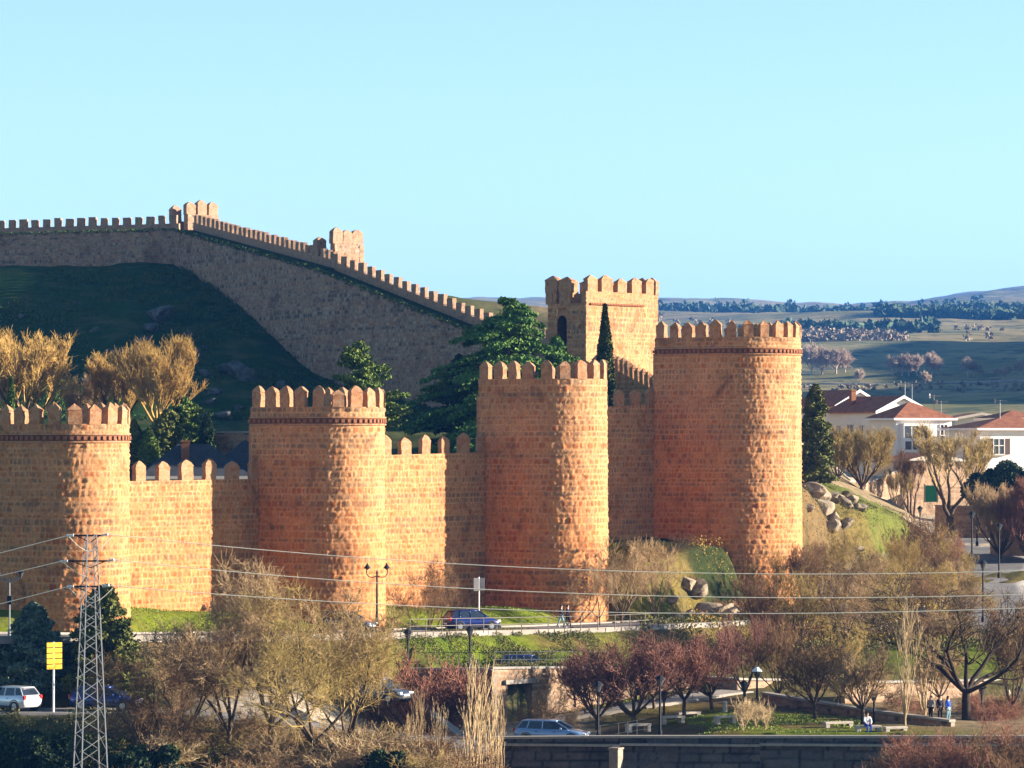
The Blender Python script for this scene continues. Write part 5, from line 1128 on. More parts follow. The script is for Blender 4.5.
# roofs inside the walls
house(146, 291, 8, 7.4, 5.0, -8.5, Z_(476, 291), Z_(444, 291), 'hip', 'grey-roofed house inside the wall, seen over the left curtain wall', wall='cream', roofmat='slate', wins=[(1.2, 4.4, 0.8, 1.2), (3.2, 4.4, 0.8, 1.2), (5.2, 4.4, .8, 1.2)], chim=(3.0, 1.4, Z_(446, 291)), group='grey roofed houses inside the wall')
house(213, 293, 8, 5.2, 5.0, -8.5, Z_(474, 293), Z_(440, 293), 'hip', 'second grey-roofed house, in the shade next to the tower behind the double lamp', wall='cream', roofmat='slate', wins=[(1.2, 4.6, 0.8, 1.2)], group='grey roofed houses inside the wall')
low_wall('garden_wall', [(208, 303), (262, 301)], [Z_(433, 303), Z_(433, 301)], 4.0, 'grey stone wall behind the grey roofs inside the town wall', M['wallgrey'], 371)
# antennas on the roofs
for i, (px, pt, pb, D) in enumerate([(905, 382, 400, 450), (912, 384, 402, 448), (934, 395, 408, 434), (941, 401, 412, 434), (1000, 400, 419, 425)]):
    o = empty('tv_antenna', P(px, pb, D), random.uniform(-.5, .5), label=['tall antenna on the middle gabled house', 'antenna just right of the tallest one', 'antenna on the ridge of the hipped house', 'lowest antenna, at the right of the hipped roof', 'antenna on the wide white house at the right'][i], cat='antenna', group='roof antennas')
    h = (pb - pt) / F * D; MB().bar((0, 0, -.6), (0, 0, h), 0.04).build('mast', M['steel'], o)
    q = MB().bar((-0.7, 0, h - 0.1), (0.8, 0, h - 0.1), 0.03)
    for k in range(6): q.bar((-0.6 + k * .24, -.3, h - .1), (-0.6 + k * .24, .3, h - .1), 0.02)
    q.box((-0.5, 0, h - .1), (0.08, 0.7, 0.5)); q.build('aerial', M['steel'], o)
# railings
def railing(name, pts, label, h=1.05, step=1.9, rails=(1.0, 0.55), lift=0.1, mat='rail', pr=0.035):
    """pts: list of world (x, y, z)"""
    root = empty(name, pts[0], 0, label=label, cat='railing'); o = Vector(pts[0]); seg = [Vector(p) - o for p in pts]
    for a, b_ in zip(seg[:-1], seg[1:]):
        L = (b_ - a).length; k = max(1, int(round(L / step)))
        for i in range(k):
            p = a.lerp(b_, i / k); MB().bar(p + Vector((0, 0, lift)), p + Vector((0, 0, h + lift)), pr).build('post', M[mat], root)
    for r_ in rails: MB().path([p + Vector((0, 0, r_ * h + lift)) for p in seg], pr * 0.7).build('rail', M[mat], root)
    return root
ix = np.where((c1[:, 0] > X_(360, 280)) & (c1[:, 0] < X_(640, 290)))[0][::3]
railing('road_railing', [(c1[i, 0] - n1_[i, 0] * 4.6, c1[i, 1] - n1_[i, 1] * 4.6, z1_[i] + 0.05) for i in ix], 'thin dark railing along the near edge of the upper road', step=2.0)
railing('terrace_railing', [tuple(P(494, 669, 259.3)), tuple(P(611, 668, 267.2))], 'grey railing on top of the sunlit doorway wall', step=0.72, rails=(1.0, 0.5), mat='railgrey', pr=0.022)
railing('terrace_railing', [tuple(P(398, 669, 266.2)), tuple(P(490, 669, 259.3))], 'row of thin posts with a single rail over the shaded retaining wall', step=1.1, rails=(0.95,), mat='railgrey', pr=0.022)
railing('terrace_railing', [tuple(P(600, 742, 241.8)), tuple(P(646, 735, 243))], 'short pale railing beside the leftmost park lamp', step=0.6, rails=(1.0, 0.3), mat='railgrey', pr=0.02, h=0.9)
railing('guard_rail', [tuple(P(-20, 722, 238.2)), tuple(P(60, 722, 238.4)), tuple(P(135, 722, 238.8))], 'low guard rail in front of the white and navy cars', step=1.6, rails=(1.0, 0.8), mat='steel', pr=0.05, h=0.5)
# ---------------------------------------------------------------- lattice pylon and wires
def pylon():
    D = 200; zt = Z_(534, D); zb = -24.0; x0 = X_(90.5, D); root = empty('lattice_pylon', (x0, D, zb), R(24), label='grey steel lattice power pylon with three crossarms in front of the left tower', cat='pylon')
    H = zt - zb; hw = lambda z: 0.24 + (H - z) * 0.037 if z < H else 0.24
    for sx, sy in ((-1, -1), (1, -1), (1, 1), (-1, 1)):
        MB().bar((sx * hw(0), sy * hw(0), 0), (sx * hw(H), sy * hw(H), H), 0.045, 0.035, 4).build('leg', M['steel'], root)
    z = 0; lv = []
    while z < H - 0.2: lv.append(z); z += hw(z) * 1.25
    lv.append(H); br = MB()
    cs = ((-1, -1), (1, -1), (1, 1), (-1, 1))
    for i, (za, zb_) in enumerate(zip(lv[:-1], lv[1:])):
        for k in range(4):
            a = cs[k]; c = cs[(k + 1) % 4]; ha, hb = hw(za), hw(zb_)
            if i % 2: a, c = c, a
            br.bar((a[0] * ha, a[1] * ha, za), (c[0] * hb, c[1] * hb, zb_), 0.02, n=4)
    br.build('bracing', M['steel'], root)
    out = []
    for py, pl, pr in ((535.5, 74, 101), (561, 68, 107), (586.5, 74, 102)):
        z = Z_(py, D) - zb; a = R(-24); l = X_(pl, D) - x0; r_ = X_(pr, D) - x0
        v = lambda s, zz: (s * math.cos(a), s * math.sin(a), zz)
        MB().bar(v(l, z), v(r_, z), 0.06, n=4).bar(v(l * 0.9, z), v(0, z - 0.35), 0.03, n=4).bar(v(r_ * 0.9, z), v(0, z - 0.35), 0.03, n=4).build('crossarm', M['darksteel'], root)
        for s, sg in ((l, -1), (r_, 1)):
            ins = MB()
            prof = []
            for i in range(5): prof += [(0.03, i * 0.08), (0.09, i * 0.08 + 0.02), (0.09, i * 0.08 + 0.04), (0.03, i * 0.08 + 0.07)]
            b_ = MB().lathe(prof, n=8); rot = Matrix.Rotation(sg * R(80 if sg > 0 else 95), 3, 'Y') if True else None
            vv = [Matrix.Rotation(a, 3, 'Z') @ (rot @ Vector(p)) + Vector(v(s, z)) for p in b_.v]
            ins.add(vv, b_.f).build('insulator', M['ceramic'], root)
        out.append((Vector((x0 + l - 0.42, D, z + zb - 0.03)), Vector((x0 + r_ + 0.42, D, z + zb + 0.05))))
        # slack jumper loop round the mast
        pts = [Vector(v(l - 0.4 + (r_ - l + 0.8) * t_, z - 0.05 - 0.75 * math.sin(math.pi * t_))) + Vector((0, -0.5, 0)) for t_ in np.linspace(0, 1, 12)]
        MB().path(pts, 0.015, 5).build('jumper_cable', M['wire'], root)
    return out
ends = pylon()
def wire(a, b_, sag, r, label):
    pts = []
    for t_ in np.linspace(0, 1, 80):
        p = a.lerp(b_, t_); p.z -= 4 * sag * t_ * (1 - t_); pts.append(p)
    tag(link('power_line', segmesh('power_line', [(tuple(p), tuple(q), r, r) for p, q in zip(pts[:-1], pts[1:])], 6), M['wire']), label, 'power line', 'power lines of the pylon')
for (l, r_), (pyl, pyr, s, nm) in zip(ends, [(553, 559, 25.9, 'highest'), (577, 583, 25, 'middle'), (604, 595.5, 22.8, 'lowest')]):
    g = (pyl - (HY - l.z * F / 200)) / 66.0
    wire(l, P(66 - 330, (HY - l.z * F / 200) + g * 330, 200), 0.0, 0.022, nm + ' of the three wires running left from the pylon')
    wire(r_, P(1250, pyr, 200), s / F * 200, 0.022, nm + ' of the three long wires crossing the picture rightwards')
# ---------------------------------------------------------------- lamps
M['lampwhite'] = flat('white_lamp_cap', (0.7, 0.7, 0.7), 0.5, 0.3)
M['lampglass'] = flat('frosted_lamp_glass', (0.06, 0.06, 0.06), 0.25, 0.5)
def lantern_lamp(px, py_top, py_base, D, label, white=False, group='park lanterns'):
    z0 = Z_(py_base, D); h = Z_(py_top, D) - z0; o = empty('park_lamp', (X_(px, D), D, z0), 0, label=label, cat='street lamp', group=group)
    MB().lathe([(0.14, 0), (0.14, 0.35), (0.08, 0.45), (0.065, h - 0.75), (0.10, h - 0.70)], n=10).build('pole', M['darksteel'], o)
    MB().lathe([(0.12, h - 0.68), (0.24, h - 0.30), (0.22, h - 0.28)], n=8).build('lantern_glass', M['lampglass'], o)
    MB().lathe([(0.34, h - 0.28), (0.30, h - 0.20), (0.10, h - 0.02), (0.03, h)], n=8).build('lamp_cap', M['lampwhite'] if white else M['darksteel'], o)
lantern_lamp(598, 681, 740, 242.3, 'leftmost dark park lamp, right of the silver-blue car')
lantern_lamp(660, 675, 737, 242.3, 'tallest dark park lamp, standing at the quay between the wine-red trees')
lantern_lamp(664, 690, 722, 251, 'smaller dark lamp half hidden behind the tallest park lamp')
lantern_lamp(757, 667, 724, 248, 'park lamp with a white cap on the lawn', True)
lantern_lamp(744, 680, 712, 256, 'slim lamp post before the sunlit end wall')
lantern_lamp(862, 680, 733, 247, 'dark park lamp right behind the seated person')
lantern_lamp(874, 690, 730, 248, 'thin dark lamp next to the seated person')
lantern_lamp(408, 629, 676, 262, 'dark thin lamp at the top of the pale ramp parapet')
lantern_lamp(470, 626, 670, 263, 'dark thin lamp in front of the blue car')
lantern_lamp(982, 684, 722, 255, 'dark lamp before the long pale wall at the right')
lantern_lamp(1019, 686, 722, 262, 'dark lamp at the right edge in front of the long pale wall')
for i, (px, pt, pb, D) in enumerate([(972, 511, 556, 356), (999, 523, 578, 346), (977, 500, 546, 372), (920, 506, 540, 392), (898, 590, 628, 310), (928, 570, 606, 330), (983, 560, 622, 306)]):
    lantern_lamp(px, pt, pb, D, ['dark lamp at the bend of the right hand lane', 'dark lamp by the lane at the far right', 'thin pole behind the lamp at the lane bend', 'lamp below the green gate', 'lamp in the thicket below the lane', 'lamp half hidden in scrub under the small pollard', 'lamp beside the lane above the broad dark tree'][i], group='lane lanterns')
def double_lamp():
    D = 273.6; z0 = Z_(626, D); h = Z_(574, D) - z0; o = empty('street_lamp', (X_(377, D), D, z0), R(4), label='tall double-armed wrought street lamp with bell shades before the sunlit tower', cat='street lamp')
    MB().lathe([(0.16, 0), (0.16, 0.5), (0.09, 0.6), (0.06, h), (0.09, h + 0.05), (0.02, h + 0.3)], n=10).build('pole', M['darksteel'], o)
    for sg in (-1, 1):
        pts = [Vector((sg * x, 0, h - 0.15 + z)) for x, z in ((0, 0), (0.3, -0.08), (0.55, -0.05), (0.72, 0.15), (0.74, 0.45), (0.70, 0.62))]
        MB().path(pts, 0.035).build('arm', M['darksteel'], o)
        MB().lathe([(0.26, 0.0), (0.24, 0.06), (0.13, 0.20), (0.07, 0.30), (0.02, 0.40)], (sg * 0.68, 0, h + 0.38), 12).build('lamp_shade', M['darksteel'], o)
        MB().lathe([(0.02, -0.10), (0.10, -0.05), (0.13, 0.02)], (sg * 0.68, 0, h + 0.38), 8).build('lamp_bulb', M['lampglass'], o)
double_lamp()
def globe_lamp():
    D = 247; z0 = Z_(636, D); h = Z_(578, D) - z0; o = empty('street_lamp', (X_(9.5, D), D, z0), 0, label='street lamp with two raised arms and a junction box, at the left edge', cat='street lamp')
    MB().lathe([(0.12, 0), (0.12, 0.4), (0.055, 0.5), (0.045, h)], n=10).build('pole', M['steel'], o)
    for sg in (-1, 1):
        MB().bar((0, 0, h - 0.3), (sg * 0.72, 0, h), 0.035).bar((0, 0, h), (sg * 0.72, 0, h), 0.03).build('arm', M['steel'], o)
        MB().lathe([(0.05, 0), (0.10, 0.15), (0.17, 0.32), (0.13, 0.34)], (sg * 0.72, 0, h), 10).build('lantern_glass', M['lampglass'], o)
        MB().lathe([(0.20, 0.34), (0.22, 0.38), (0.05, 0.52)], (sg * 0.72, 0, h), 10).build('lamp_cap', M['darksteel'], o)
    MB().box((0.02, -0.12, h * 0.62), (0.30, 0.20, 0.55)).build('junction_box', M['darksteel'], o, bevel=0.02)
globe_lamp()
# ---------------------------------------------------------------- signs
M['yellow'] = flat('yellow_sign_paint', (0.60, 0.36, 0.01), 0.5, 0.3, var=0.03); M['signwhite'] = flat('white_sign_paint', (0.75, 0.74, 0.72), 0.5, 0.3, var=0.03); M['signgrey'] = flat('grey_sign_back', (0.32, 0.32, 0.33), 0.5, 0.3)
D = 237.5; z0 = Z_(712, D); o = empty('direction_sign', (X_(53.5, D), D, z0), R(35), label='bright yellow stacked direction sign on a pale post, left of the pylon', cat='sign')
h = Z_(642, D) - z0; MB().bar((0, 0, 0), (0, 0, h), 0.07, n=8).build('post', M['signwhite'], o)
for i in range(5):
    b_ = MB().box((0, -0.1, h - 0.17 - i * 0.335), (1.05, 0.05, 0.285)).build('sign_board', M['yellow'], o, bevel=0.01)
    r_ = MB(); rr = random.Random(i); x = -0.36
    while x < 0.3: w = rr.uniform(0.04, 0.10); r_.box((x + w / 2, -0.129, h - 0.17 - i * 0.335), (w, 0.006, 0.11)); x += w + 0.035
D = 287; z0 = Z_(620, D); o = empty('road_sign', (X_(479, D), D, z0), R(5), label='small white panel sign on a thin post above the blue car', cat='sign')
h = Z_(577, D) - z0; MB().bar((0, 0, 0), (0, 0, h), 0.05, n=8).build('post', M['signwhite'], o)
for sx in (-1, 1): MB().box((sx * 0.21, -0.07, h - 0.55), (0.36, 0.04, 0.95)).build('sign_board', M['signgrey'] if sx > 0 else M['signwhite'], o, bevel=0.01)
D = 249; z0 = Z_(715, D); o = empty('road_sign', (X_(195, D), D, z0), R(0), label='pale two-board sign seen through the leftmost bare trees', cat='sign')
h = Z_(663, D) - z0; MB().bar((-0.3, 0, 0), (-0.3, 0, h), 0.05, n=8).build('post', M['steel'], o)
for i in range(2): MB().box((0, -0.07, h - 0.2 - i * 0.46), (0.95, 0.04, 0.4)).build('sign_board', M['signwhite'], o, bevel=0.01)
# ---------------------------------------------------------------- vehicles
M['tyre'] = flat('tyre_rubber', (0.02, 0.02, 0.02), 0.8, 0.2); M['rim'] = flat('alloy_rim', (0.5, 0.5, 0.52), 0.3, 0.5, 0.7); M['tail'] = flat('red_tail_lamp', (0.45, 0.01, 0.01), 0.2, 0.5); M['head'] = flat('headlamp_glass', (0.8, 0.8, 0.8), 0.1, 0.7)
M['trim'] = flat('black_trim', (0.015, 0.015, 0.017), 0.5, 0.3)
def paint(n_, c): return flat(n_, c, 0.28, 0.5, 0.35, var=0.03, coat=0.7)
M['carsilver'] = paint('silver_blue_paint', (0.20, 0.30, 0.46)); M['carwhite'] = paint('white_paint', (0.72, 0.72, 0.72)); M['carblue'] = paint('blue_paint', (0.006, 0.018, 0.13)); M['cardark'] = paint('dark_grey_paint', (0.04, 0.05, 0.07)); M['carnavy'] = paint('navy_paint', (0.015, 0.035, 0.16))
M['glassdark'] = flat('car_glass', (0.015, 0.02, 0.03), 0.06, 0.8)
def car(x, y, z, rz, mat, label, L=4.3, W=1.78, H=1.5, suv=False):
    o = empty('parked_car', (x, y, z), rz, label=label, cat='car'); k = L / 4.3; hw = W / 2; hk = H / 1.5
    # lower body loft: x, sill z, top z, half width
    st = [(-2.15, 0.42, 0.78, 0.80), (-2.08, 0.26, 0.98, 0.93), (-1.7, 0.22, 1.02, 1.0), (-1.0, 0.2, 1.0, 1.0), (0.0, 0.2, 0.97, 1.0), (0.85, 0.2, 0.95, 1.0), (1.15, 0.2, 0.92, 0.99), (1.6, 0.22, 0.84, 0.96), (1.95, 0.24, 0.74, 0.90), (2.12, 0.32, 0.60, 0.78)]
    V = []; Fc = []
    for sx, zl, zt_, w in st:
        for yy, zz in ((-0.86, zl), (-1.0, zl + 0.22), (-1.0, (zl + zt_) / 2 + 0.08), (-0.93, zt_ - 0.04), (-0.80, zt_), (0.80, zt_), (0.93, zt_ - 0.04), (1.0, (zl + zt_) / 2 + 0.08), (1.0, zl + 0.22), (0.86, zl)):
            V.append((sx * k, yy * hw * w, zz * hk))
    n = 10
    for i in range(len(st) - 1):
        for j in range(n):
            jj = (j + 1) % n; Fc.append((i * n + j, i * n + jj, (i + 1) * n + jj, (i + 1) * n + j))
    Fc.append(tuple(range(n))[::-1]); Fc.append(tuple(range((len(st) - 1) * n, len(st) * n)))
    MB().add(V, Fc).build('body', mat, o, smooth=True)
    # greenhouse
    bot = [(-1.98, 0.82), (-1.2, 0.90), (0.3, 0.90), (1.12, 0.80)]; top = [(-1.62, 0.66), (-1.1, 0.72), (-0.1, 0.72), (0.32, 0.64)]; zb_, zt_ = 0.96, 1.43
    V = [(a * k, s * w * hw, zz * hk) for s in (-1, 1) for (lst, zz) in ((bot, zb_), (top, zt_)) for a, w in lst]
    Fc = [(0, 1, 5, 4), (1, 2, 6, 5), (2, 3, 7, 6), (8, 12, 13, 9), (9, 13, 14, 10), (10, 14, 15, 11), (0, 4, 12, 8), (3, 11, 15, 7), (4, 5, 13, 12), (5, 6, 14, 13), (6, 7, 15, 14)]
    MB().add(V, Fc).build('windows', M['glassdark'], o)
    V = []
    for z_, g in ((1.42, 1.03), (1.475, 0.97), (1.50, 0.80)):
        for a, w in ((-1.70, 0.62), (-1.1, 0.72), (-0.1, 0.72), (0.36, 0.62)): V.append(((-0.65 + (a + 0.65) * g) * k, -w * hw * g, z_ * hk))
        for a, w in ((0.36, 0.62), (-0.1, 0.72), (-1.1, 0.72), (-1.70, 0.62)): V.append(((-0.65 + (a + 0.65) * g) * k, w * hw * g, z_ * hk))
    Fc = [tuple(range(16, 24)), tuple(range(8))[::-1]]
    for r_ in (0, 8):
        for j in range(8): Fc.append((r_ + j, r_ + (j + 1) % 8, r_ + 8 + (j + 1) % 8, r_ + 8 + j))
    MB().add(V, Fc).build('roof', mat, o, smooth=True)
    for s in (-1, 1):
        for (a, w), (a2, w2) in (((-1.98, .83), (-1.62, .67)), ((-0.42, .91), (-0.42, .725)), ((1.12, .81), (0.32, .65)), ((-1.35, .90), (-1.22, .72))): MB().bar((a * k, s * w * hw, zb_ * hk), (a2 * k, s * w2 * hw, zt_ * hk), 0.038, n=6).build('pillar', mat, o)
    for sx in (-1.35, 1.32):
        for s in (-1, 1):
            w = empty('wheel', (sx * k, s * (hw - 0.09), 0.32)); w.parent = o
            t_ = MB(); q = MB().lathe([(0.20, -0.10), (0.31, -0.10), (0.325, -0.06), (0.325, 0.06), (0.31, 0.10), (0.20, 0.10)], n=20); RX = Matrix.Rotation(R(90), 3, 'X')
            t_.add([RX @ Vector(p) for p in q.v], q.f[:-2]).build('tyre', M['tyre'], w)
            q = MB().lathe([(0.02, s * -0.085), (0.205, s * -0.07)], n=14); rm = MB(); rm.add([RX @ Vector(p) for p in q.v], q.f)
            for a_ in range(5): rm.box((0, 0, 0), (0.05, 0.02, 0.38), M=Matrix.Rotation(R(36 * a_), 3, 'Y'))
            for i_ in range(len(rm.v) - 40, len(rm.v)): rm.v[i_] = (rm.v[i_][0], rm.v[i_][1] + s * 0.092, rm.v[i_][2])
            rm.build('rim', M['rim'], w)
            q = MB().lathe([(0.34, -0.01), (0.40, 0.0), (0.34, 0.01)], n=20)
            ar = MB().add([RX @ Vector(p) + Vector((sx * k, s * (hw + 0.003), 0.34)) for p in q.v], q.f[:-2]).build('wheel_arch', M['trim'], o)
    for s in (-1, 1):
        MB().box((2.02 * k, s * 0.62 * hw, 0.66 * hk), (0.24, 0.36, 0.14), R(-s * 18)).build('headlight', M['head'], o, bevel=0.03)
        MB().box((-2.10 * k, s * 0.78 * hw, 0.86 * hk), (0.14, 0.22, 0.26)).build('tail_light', M['tail'], o, bevel=0.03)
        MB().box((0.72 * k, s * (hw + 0.10), 1.0 * hk), (0.14, 0.20, 0.13)).build('mirror', mat, o, bevel=0.03)
        for xx in (-0.75, 0.30): MB().box((xx * k, s * (hw + 0.012), 0.80 * hk), (0.16, 0.03, 0.03)).build('door_handle', M['trim'], o)
        MB().box((-0.3 * k, s * (hw - 0.01), 0.30 * hk), (2.0 * k, 0.04, 0.10)).build('sill', M['trim'], o)
    MB().box((2.13 * k, 0, 0.40 * hk), (0.06, 0.9, 0.16)).build('grille', M['trim'], o, bevel=0.01)
    for xx in (2.17, -2.17): MB().box((xx * k, 0, 0.52 * hk), (0.02, 0.52, 0.11)).build('number_plate', M['signwhite'], o)
    return o
car(X_(552, 244.2), 244.2, Z_(744, 244) + 0.02, R(-14), M['carsilver'], 'silver-blue hatchback driving right behind the quay wall', L=4.6)
car(X_(9, 239.5), 239.5, Z_(712, 239.5) + 0.12, R(143), M['carwhite'], 'white hatchback seen from behind, at the lower left edge', L=4.1)
car(X_(106, 239.7), 239.7, Z_(712, 239.7) + 0.12, R(-12), M['carnavy'], 'navy blue car behind the foot of the pylon', L=4.3)
car(X_(471, 279.0), 279.0, Z_(632.5, 279.0) + 0.16, R(26), M['carblue'], 'bright blue hatchback on the upper road below the small white sign', L=4.0)
car(X_(346, 267.6), 267.6, Z_(635, 267.6) + 0.16, R(-22), M['cardark'], 'dark grey car left of the double-armed lamp', L=4.2)
car(X_(528, 268.5), 268.5, Z_(668, 268.5) - 0.55, R(8), M['carnavy'], 'dark car roof peeping over the railing of the doorway wall', L=4.3)
# car(X_(382...) parked in the pale yard
car(X_(380, 246), 246, Z_(702, 246) , R(-35), M['cardark'], 'grey car in the pale yard at the right of the tan bare trees', L=4.2)
# ---------------------------------------------------------------- benches, bollards
def bench(px, py, D, rz, label, w=1.7):
    o = empty('stone_bench', (X_(px, D), D, Z_(py, D)), rz, label=label, cat='bench', group='stone benches in the park')
    MB().box((0, 0, 0.46), (w, 0.5, 0.14)).build('seat', M['stone'], o, bevel=0.02)
    for s in (-1, 1): MB().box((s * (w / 2 - 0.16), 0, 0.195), (0.26, 0.46, 0.39)).build('leg', M['stone'], o, bevel=0.02)
bench(672, 724, 249, R(30), 'stone bench under the tall park lamp')
bench(688, 720, 252, R(30), 'stone bench nearest the rusty red tree')
bench(638, 732, 246, R(30), 'stone bench beside the short pale railing')
bench(725, 724, 246.5, R(20), 'stone bench alone on the left part of the lawn', 1.4)
bench(838, 730, 244, R(20), 'stone bench in front of the brown pruned tree', 1.9)
bench(868, 734, 241, R(10), 'low stone bench that the seated person uses', 1.6)
bench(895, 735, 241, R(20), 'stone bench right of the seated person', 1.5)
for i, (px, pt, pb, D) in enumerate([(725, 701, 712, 249), (741, 712, 722, 248), (1008, 690, 712, 263)]):
    o = empty('bollard', P(px, pb, D), 0, label=['stone bollard left of the dry shrubs', 'short stone bollard among the dry shrubs', 'stone bollard before the long pale wall'][i], cat='bollard', group='stone bollards')
    h = (pb - pt) / F * D; MB().lathe([(0.15, 0), (0.13, h * 0.8), (0.17, h * 0.85), (0.12, h)], n=10).build('shaft', M['stone'], o)
# ---------------------------------------------------------------- people
M['skin'] = flat('skin', (0.50, 0.30, 0.21), 0.6, 0.2, var=0.04); M['jacketdark'] = flat('dark_jacket_cloth', (0.02, 0.018, 0.028), 0.9, 0.1); M['jeans'] = flat('pale_blue_denim', (0.20, 0.32, 0.36), 0.9, 0.1); M['black'] = flat('black_cloth', (0.014, 0.014, 0.016), 0.9, 0.1); M['hair'] = flat('brown_hair', (0.04, 0.022, 0.012), 0.8, 0.2)
M['clothblue'] = flat('blue_cloth', (0.02, 0.06, 0.32), 0.9, 0.1); M['clothwhite'] = flat('white_cloth', (0.6, 0.6, 0.62), 0.9, 0.1); M['clothgrey'] = flat('grey_cloth', (0.2, 0.19, 0.2), 0.9, 0.1); M['shoe'] = flat('pale_shoe', (0.5, 0.48, 0.45), 0.8, 0.2)
def skin_mesh(name, verts, edges, radii, root=0, sub=1):
    me = bpy.data.meshes.new(name + '_tmp'); me.from_pydata(verts, edges, []); ob = bpy.data.objects.new(name + '_tmp', me); C.objects.link(ob)
    ob.modifiers.new('skin', 'SKIN'); sv = me.skin_vertices[0].data
    for i, r_ in enumerate(radii): sv[i].radius = (r_, r_) if not isinstance(r_, tuple) else r_
    sv[root].use_root = True
    s = ob.modifiers.new('sub', 'SUBSURF'); s.levels = sub; s.render_levels = sub
    dg = bpy.context.evaluated_depsgraph_get(); dg.update(); out = bpy.data.meshes.new_from_object(ob.evaluated_get(dg)); out.name = name
    bpy.data.objects.remove(ob); bpy.data.meshes.remove(me)
    for p in out.polygons: p.use_smooth = True
    return out
def person(px, py, D, rz, pose, top, legs, label, height=1.70, hairlen=0.0, group=None, base_dz=0.0):
    o = empty('person', (X_(px, D), D, Z_(py, D) + base_dz), rz, label=label, cat='person', group=group); k = height / 1.70
    # joints; figure faces -Y
    if pose == 'sit':
        J = dict(pel=(0, 0, 0.56), ab=(0, -0.01, 0.74), ch=(0, -0.03, 0.96), nk=(0, -0.03, 1.12), hd=(0, -0.07, 1.24), ht=(0, -0.07, 1.33))
        for s, n_ in ((-1, 'L'), (1, 'R')):
            J.update({'hp' + n_: (s * 0.10, -0.02, 0.54), 'kn' + n_: (s * 0.13, -0.44, 0.54), 'an' + n_: (s * 0.13, -0.46, 0.08), 'to' + n_: (s * 0.14, -0.64, 0.03), 'sh' + n_: (s * 0.19, -0.03, 1.05), 'el' + n_: (s * 0.24, -0.16, 0.80), 'wr' + n_: (s * 0.14, -0.36, 0.66), 'ha' + n_: (s * 0.11, -0.44, 0.64)})
    else:
        st = 0.24 if pose == 'walk' else 0.03; f = -1
        J = dict(pel=(0, 0, 0.92), ab=(0, 0, 1.08), ch=(0, 0.0, 1.28), nk=(0, 0, 1.44), hd=(0, -0.02, 1.56), ht=(0, -0.02, 1.65))
        for s, n_ in ((-1, 'L'), (1, 'R')):
            dy = st * s
            J.update({'hp' + n_: (s * 0.09, 0, 0.88), 'kn' + n_: (s * 0.10, -dy * 0.6 - 0.03, 0.48), 'an' + n_: (s * 0.10, -dy + 0.04, 0.08 + (0.06 if dy < -0.1 else 0)), 'to' + n_: (s * 0.11, -dy - 0.13, 0.03), 'sh' + n_: (s * 0.18, 0, 1.38), 'el' + n_: (s * 0.23, dy * 0.5 + 0.02, 1.12), 'wr' + n_: (s * 0.23, dy * 0.9 - 0.06, 0.88), 'ha' + n_: (s * 0.23, dy * 1.0 - 0.08, 0.81)})
    rad = dict(pel=0.13, ab=0.115, ch=0.135, nk=0.05, hd=0.085, ht=0.07, hp=0.085, kn=0.055, an=0.038, to=0.032, sh=0.055, el=0.040, wr=0.026, ha=0.030)
    def build(names, edges, grow_, nm, mat, parent, extra=None):
        vs_ = [Vector(J[n_]) * k for n_ in names]; rr = [(rad.get(n_, rad.get(n_[:2])) + grow_) * k for n_ in names]; es = [(names.index(a), names.index(b_)) for a, b_ in edges]
        if extra:
            for pn, pts, rs in extra:
                i = names.index(pn)
                for p, r_ in zip(pts, rs): vs_.append(Vector(p) * k); rr.append(r_ * k); es.append((i, len(vs_) - 1)); i = len(vs_) - 1
        return link(nm, skin_mesh(nm, vs_, es, rr), mat, parent)
    names = list(J.keys()); E = [('pel', 'ab'), ('ab', 'ch'), ('ch', 'nk'), ('nk', 'hd'), ('hd', 'ht')]
    for n_ in 'LR': E += [('pel', 'hp' + n_), ('hp' + n_, 'kn' + n_), ('kn' + n_, 'an' + n_), ('an' + n_, 'to' + n_), ('ch', 'sh' + n_), ('sh' + n_, 'el' + n_), ('el' + n_, 'wr' + n_), ('wr' + n_, 'ha' + n_)]
    ex = []
    for n_ in 'LR':
        h = Vector(J['ha' + n_]); w = Vector(J['wr' + n_]); d = (h - w).normalized(); side = Vector((0, 1, 0)) if pose != 'sit' else Vector((1, 0, 0)); side = (side - d * side.dot(d)).normalized(); cur = d.cross(side) * (-1 if n_ == 'L' else 1)
        for i, (off, ln) in enumerate(((-0.03, 0.065), (-0.01, 0.08), (0.01, 0.075), (0.03, 0.06))): ex.append(('ha' + n_, [h + side * off + d * 0.035, h + side * off + d * (0.035 + ln * 0.5), h + side * off + d * (0.03 + ln * 0.9) + cur * 0.02], [0.010, 0.009, 0.008]))
        ex.append(('ha' + n_, [h - side * 0.038, h - side * 0.055 + d * 0.03, h - side * 0.05 + d * 0.055], [0.011, 0.010, 0.009]))
    ex.append(('hd', [Vector(J['hd']) + Vector((0, -0.095, 0.0))], [0.016]))
    for s in (-1, 1): ex.append(('hd', [Vector(J['hd']) + Vector((s * 0.085, 0.0, 0.0))], [0.018]))
    body = build(names, E, 0.0, 'body', M['skin'], o, ex)
    tn = ['pel', 'ab', 'ch', 'shL', 'elL', 'wrL', 'shR', 'elR', 'wrR']; rad['wr'] = 0.026
    build(tn, [('pel', 'ab'), ('ab', 'ch'), ('ch', 'shL'), ('shL', 'elL'), ('elL', 'wrL'), ('ch', 'shR'), ('shR', 'elR'), ('elR', 'wrR')], 0.022, 'jacket', M[top], body)
    ln = ['pel', 'hpL', 'knL', 'anL', 'hpR', 'knR', 'anR']
    build(ln, [('pel', 'hpL'), ('hpL', 'knL'), ('knL', 'anL'), ('pel', 'hpR'), ('hpR', 'knR'), ('knR', 'anR')], 0.012, 'trousers', M[legs], body)
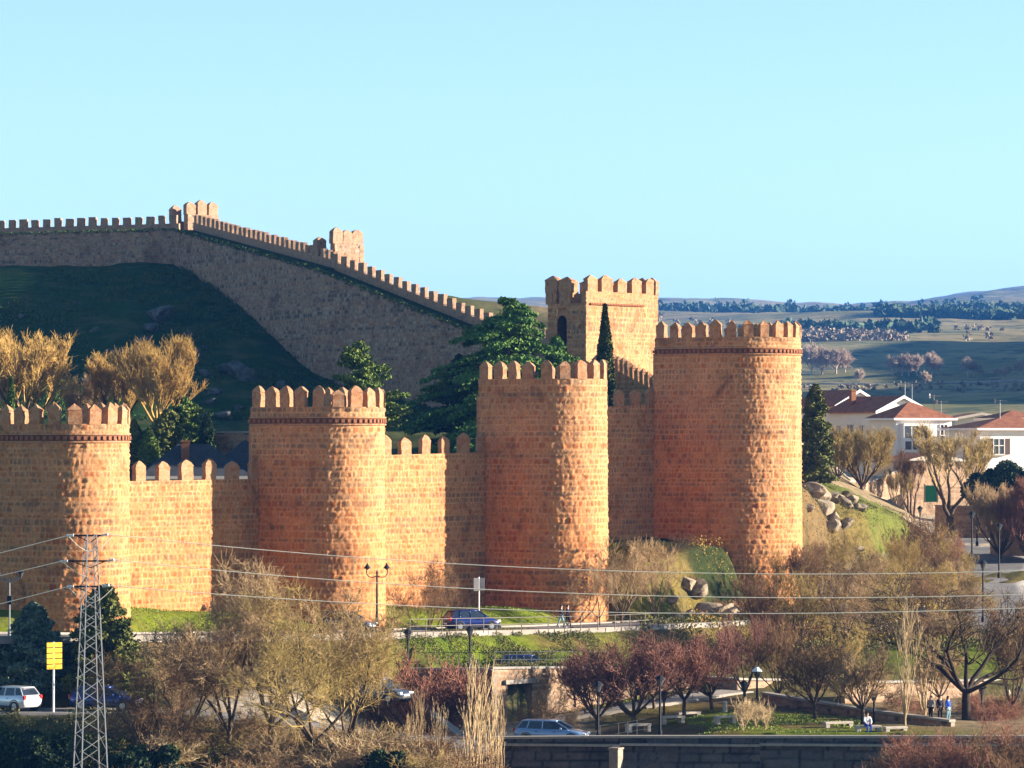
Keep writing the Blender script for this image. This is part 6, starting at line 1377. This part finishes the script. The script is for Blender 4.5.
    hd = Vector(J['hd']) * k; hb = bmesh.new(); bmesh.ops.create_icosphere(hb, subdivisions=2, radius=0.108 * k)
    for v_ in hb.verts: v_.co = Vector((v_.co.x * 0.92, v_.co.y * 1.02 + 0.025, v_.co.z * 1.1 + 0.035)) + hd
    if hairlen:
        for v_ in hb.verts:
            if v_.co.z < hd.z and v_.co.y > hd.y: v_.co.z -= hairlen
    me = bpy.data.meshes.new('hair'); hb.to_mesh(me); hb.free(); link('hair', me, M['hair'], body)
    for s, n_ in ((-1, 'L'), (1, 'R')):
        a = Vector(J['an' + n_]) * k; t_ = Vector(J['to' + n_]) * k; MB().box(((a.x + t_.x) / 2, (a.y + t_.y) / 2, a.z - 0.03), (0.10, 0.27, 0.09)).build('shoe', M['shoe'] if legs == 'jeans' else M['black'], body, bevel=0.03)
    ey = MB()
    for s in (-1, 1): ey.box((hd.x + s * 0.03, hd.y - 0.088 * k, hd.z + 0.01), (0.018, 0.01, 0.010))
    ey.build('eyes', M['black'], body)
    return o
pz = lambda px, D: HY - gz(X_(px, D), D) / D * F
person(561, 0, 284.2, R(70), 'walk', 'jacketdark', 'jeans', 'walker in a dark jacket and pale blue jeans on the path below the tower', 1.70, 0.12, base_dz=Z_(628, 284.2) - Z_(0, 284.2) )
person(567.5, 0, 284.8, R(70), 'walk', 'jacketdark', 'black', 'walker dressed all in black, right of the one in pale jeans', 1.72, base_dz=Z_(628, 284.8) - Z_(0, 284.8))
person(867, 733.5, 240.9, R(15), 'sit', 'clothwhite', 'clothblue', 'person in a white top and blue trousers sitting on the low stone bench', 1.62, 0.1)
person(931, 722, 247.5, R(-40), 'stand', 'clothgrey', 'black', 'person in grey standing left in the group by the ramp wall', 1.68)
person(940, 722, 248.2, R(30), 'stand', 'jacketdark', 'black', 'person in a black coat in the middle of the standing group', 1.74)
person(948, 722, 247.8, R(50), 'stand', 'clothblue', 'jeans', 'person in a blue top at the right of the standing group', 1.66, 0.1)
# ---------------------------------------------------------------- air
hz = bmesh.new(); bmesh.ops.create_cube(hz, size=1.0); me = bpy.data.meshes.new('haze'); hz.to_mesh(me); hz.free()
me.transform(Matrix.Diagonal((26000, 14200, 520, 1))); me.transform(Matrix.Translation((0, 6000, -27.5 + 260)))
m = bpy.data.materials.new('pale_air'); m.use_nodes = True; nt = m.node_tree; nt.nodes.clear(); oo = nt.nodes.new('ShaderNodeOutputMaterial'); pv = nt.nodes.new('ShaderNodeVolumePrincipled')
pv.inputs['Color'].default_value = (0.08, 0.34, 1.0, 1); pv.inputs['Density'].default_value = 0.00007; pv.inputs['Anisotropy'].default_value = 0.0
nt.links.new(pv.outputs[0], oo.inputs['Volume'])
tag(link('haze', me, m), kind='stuff')
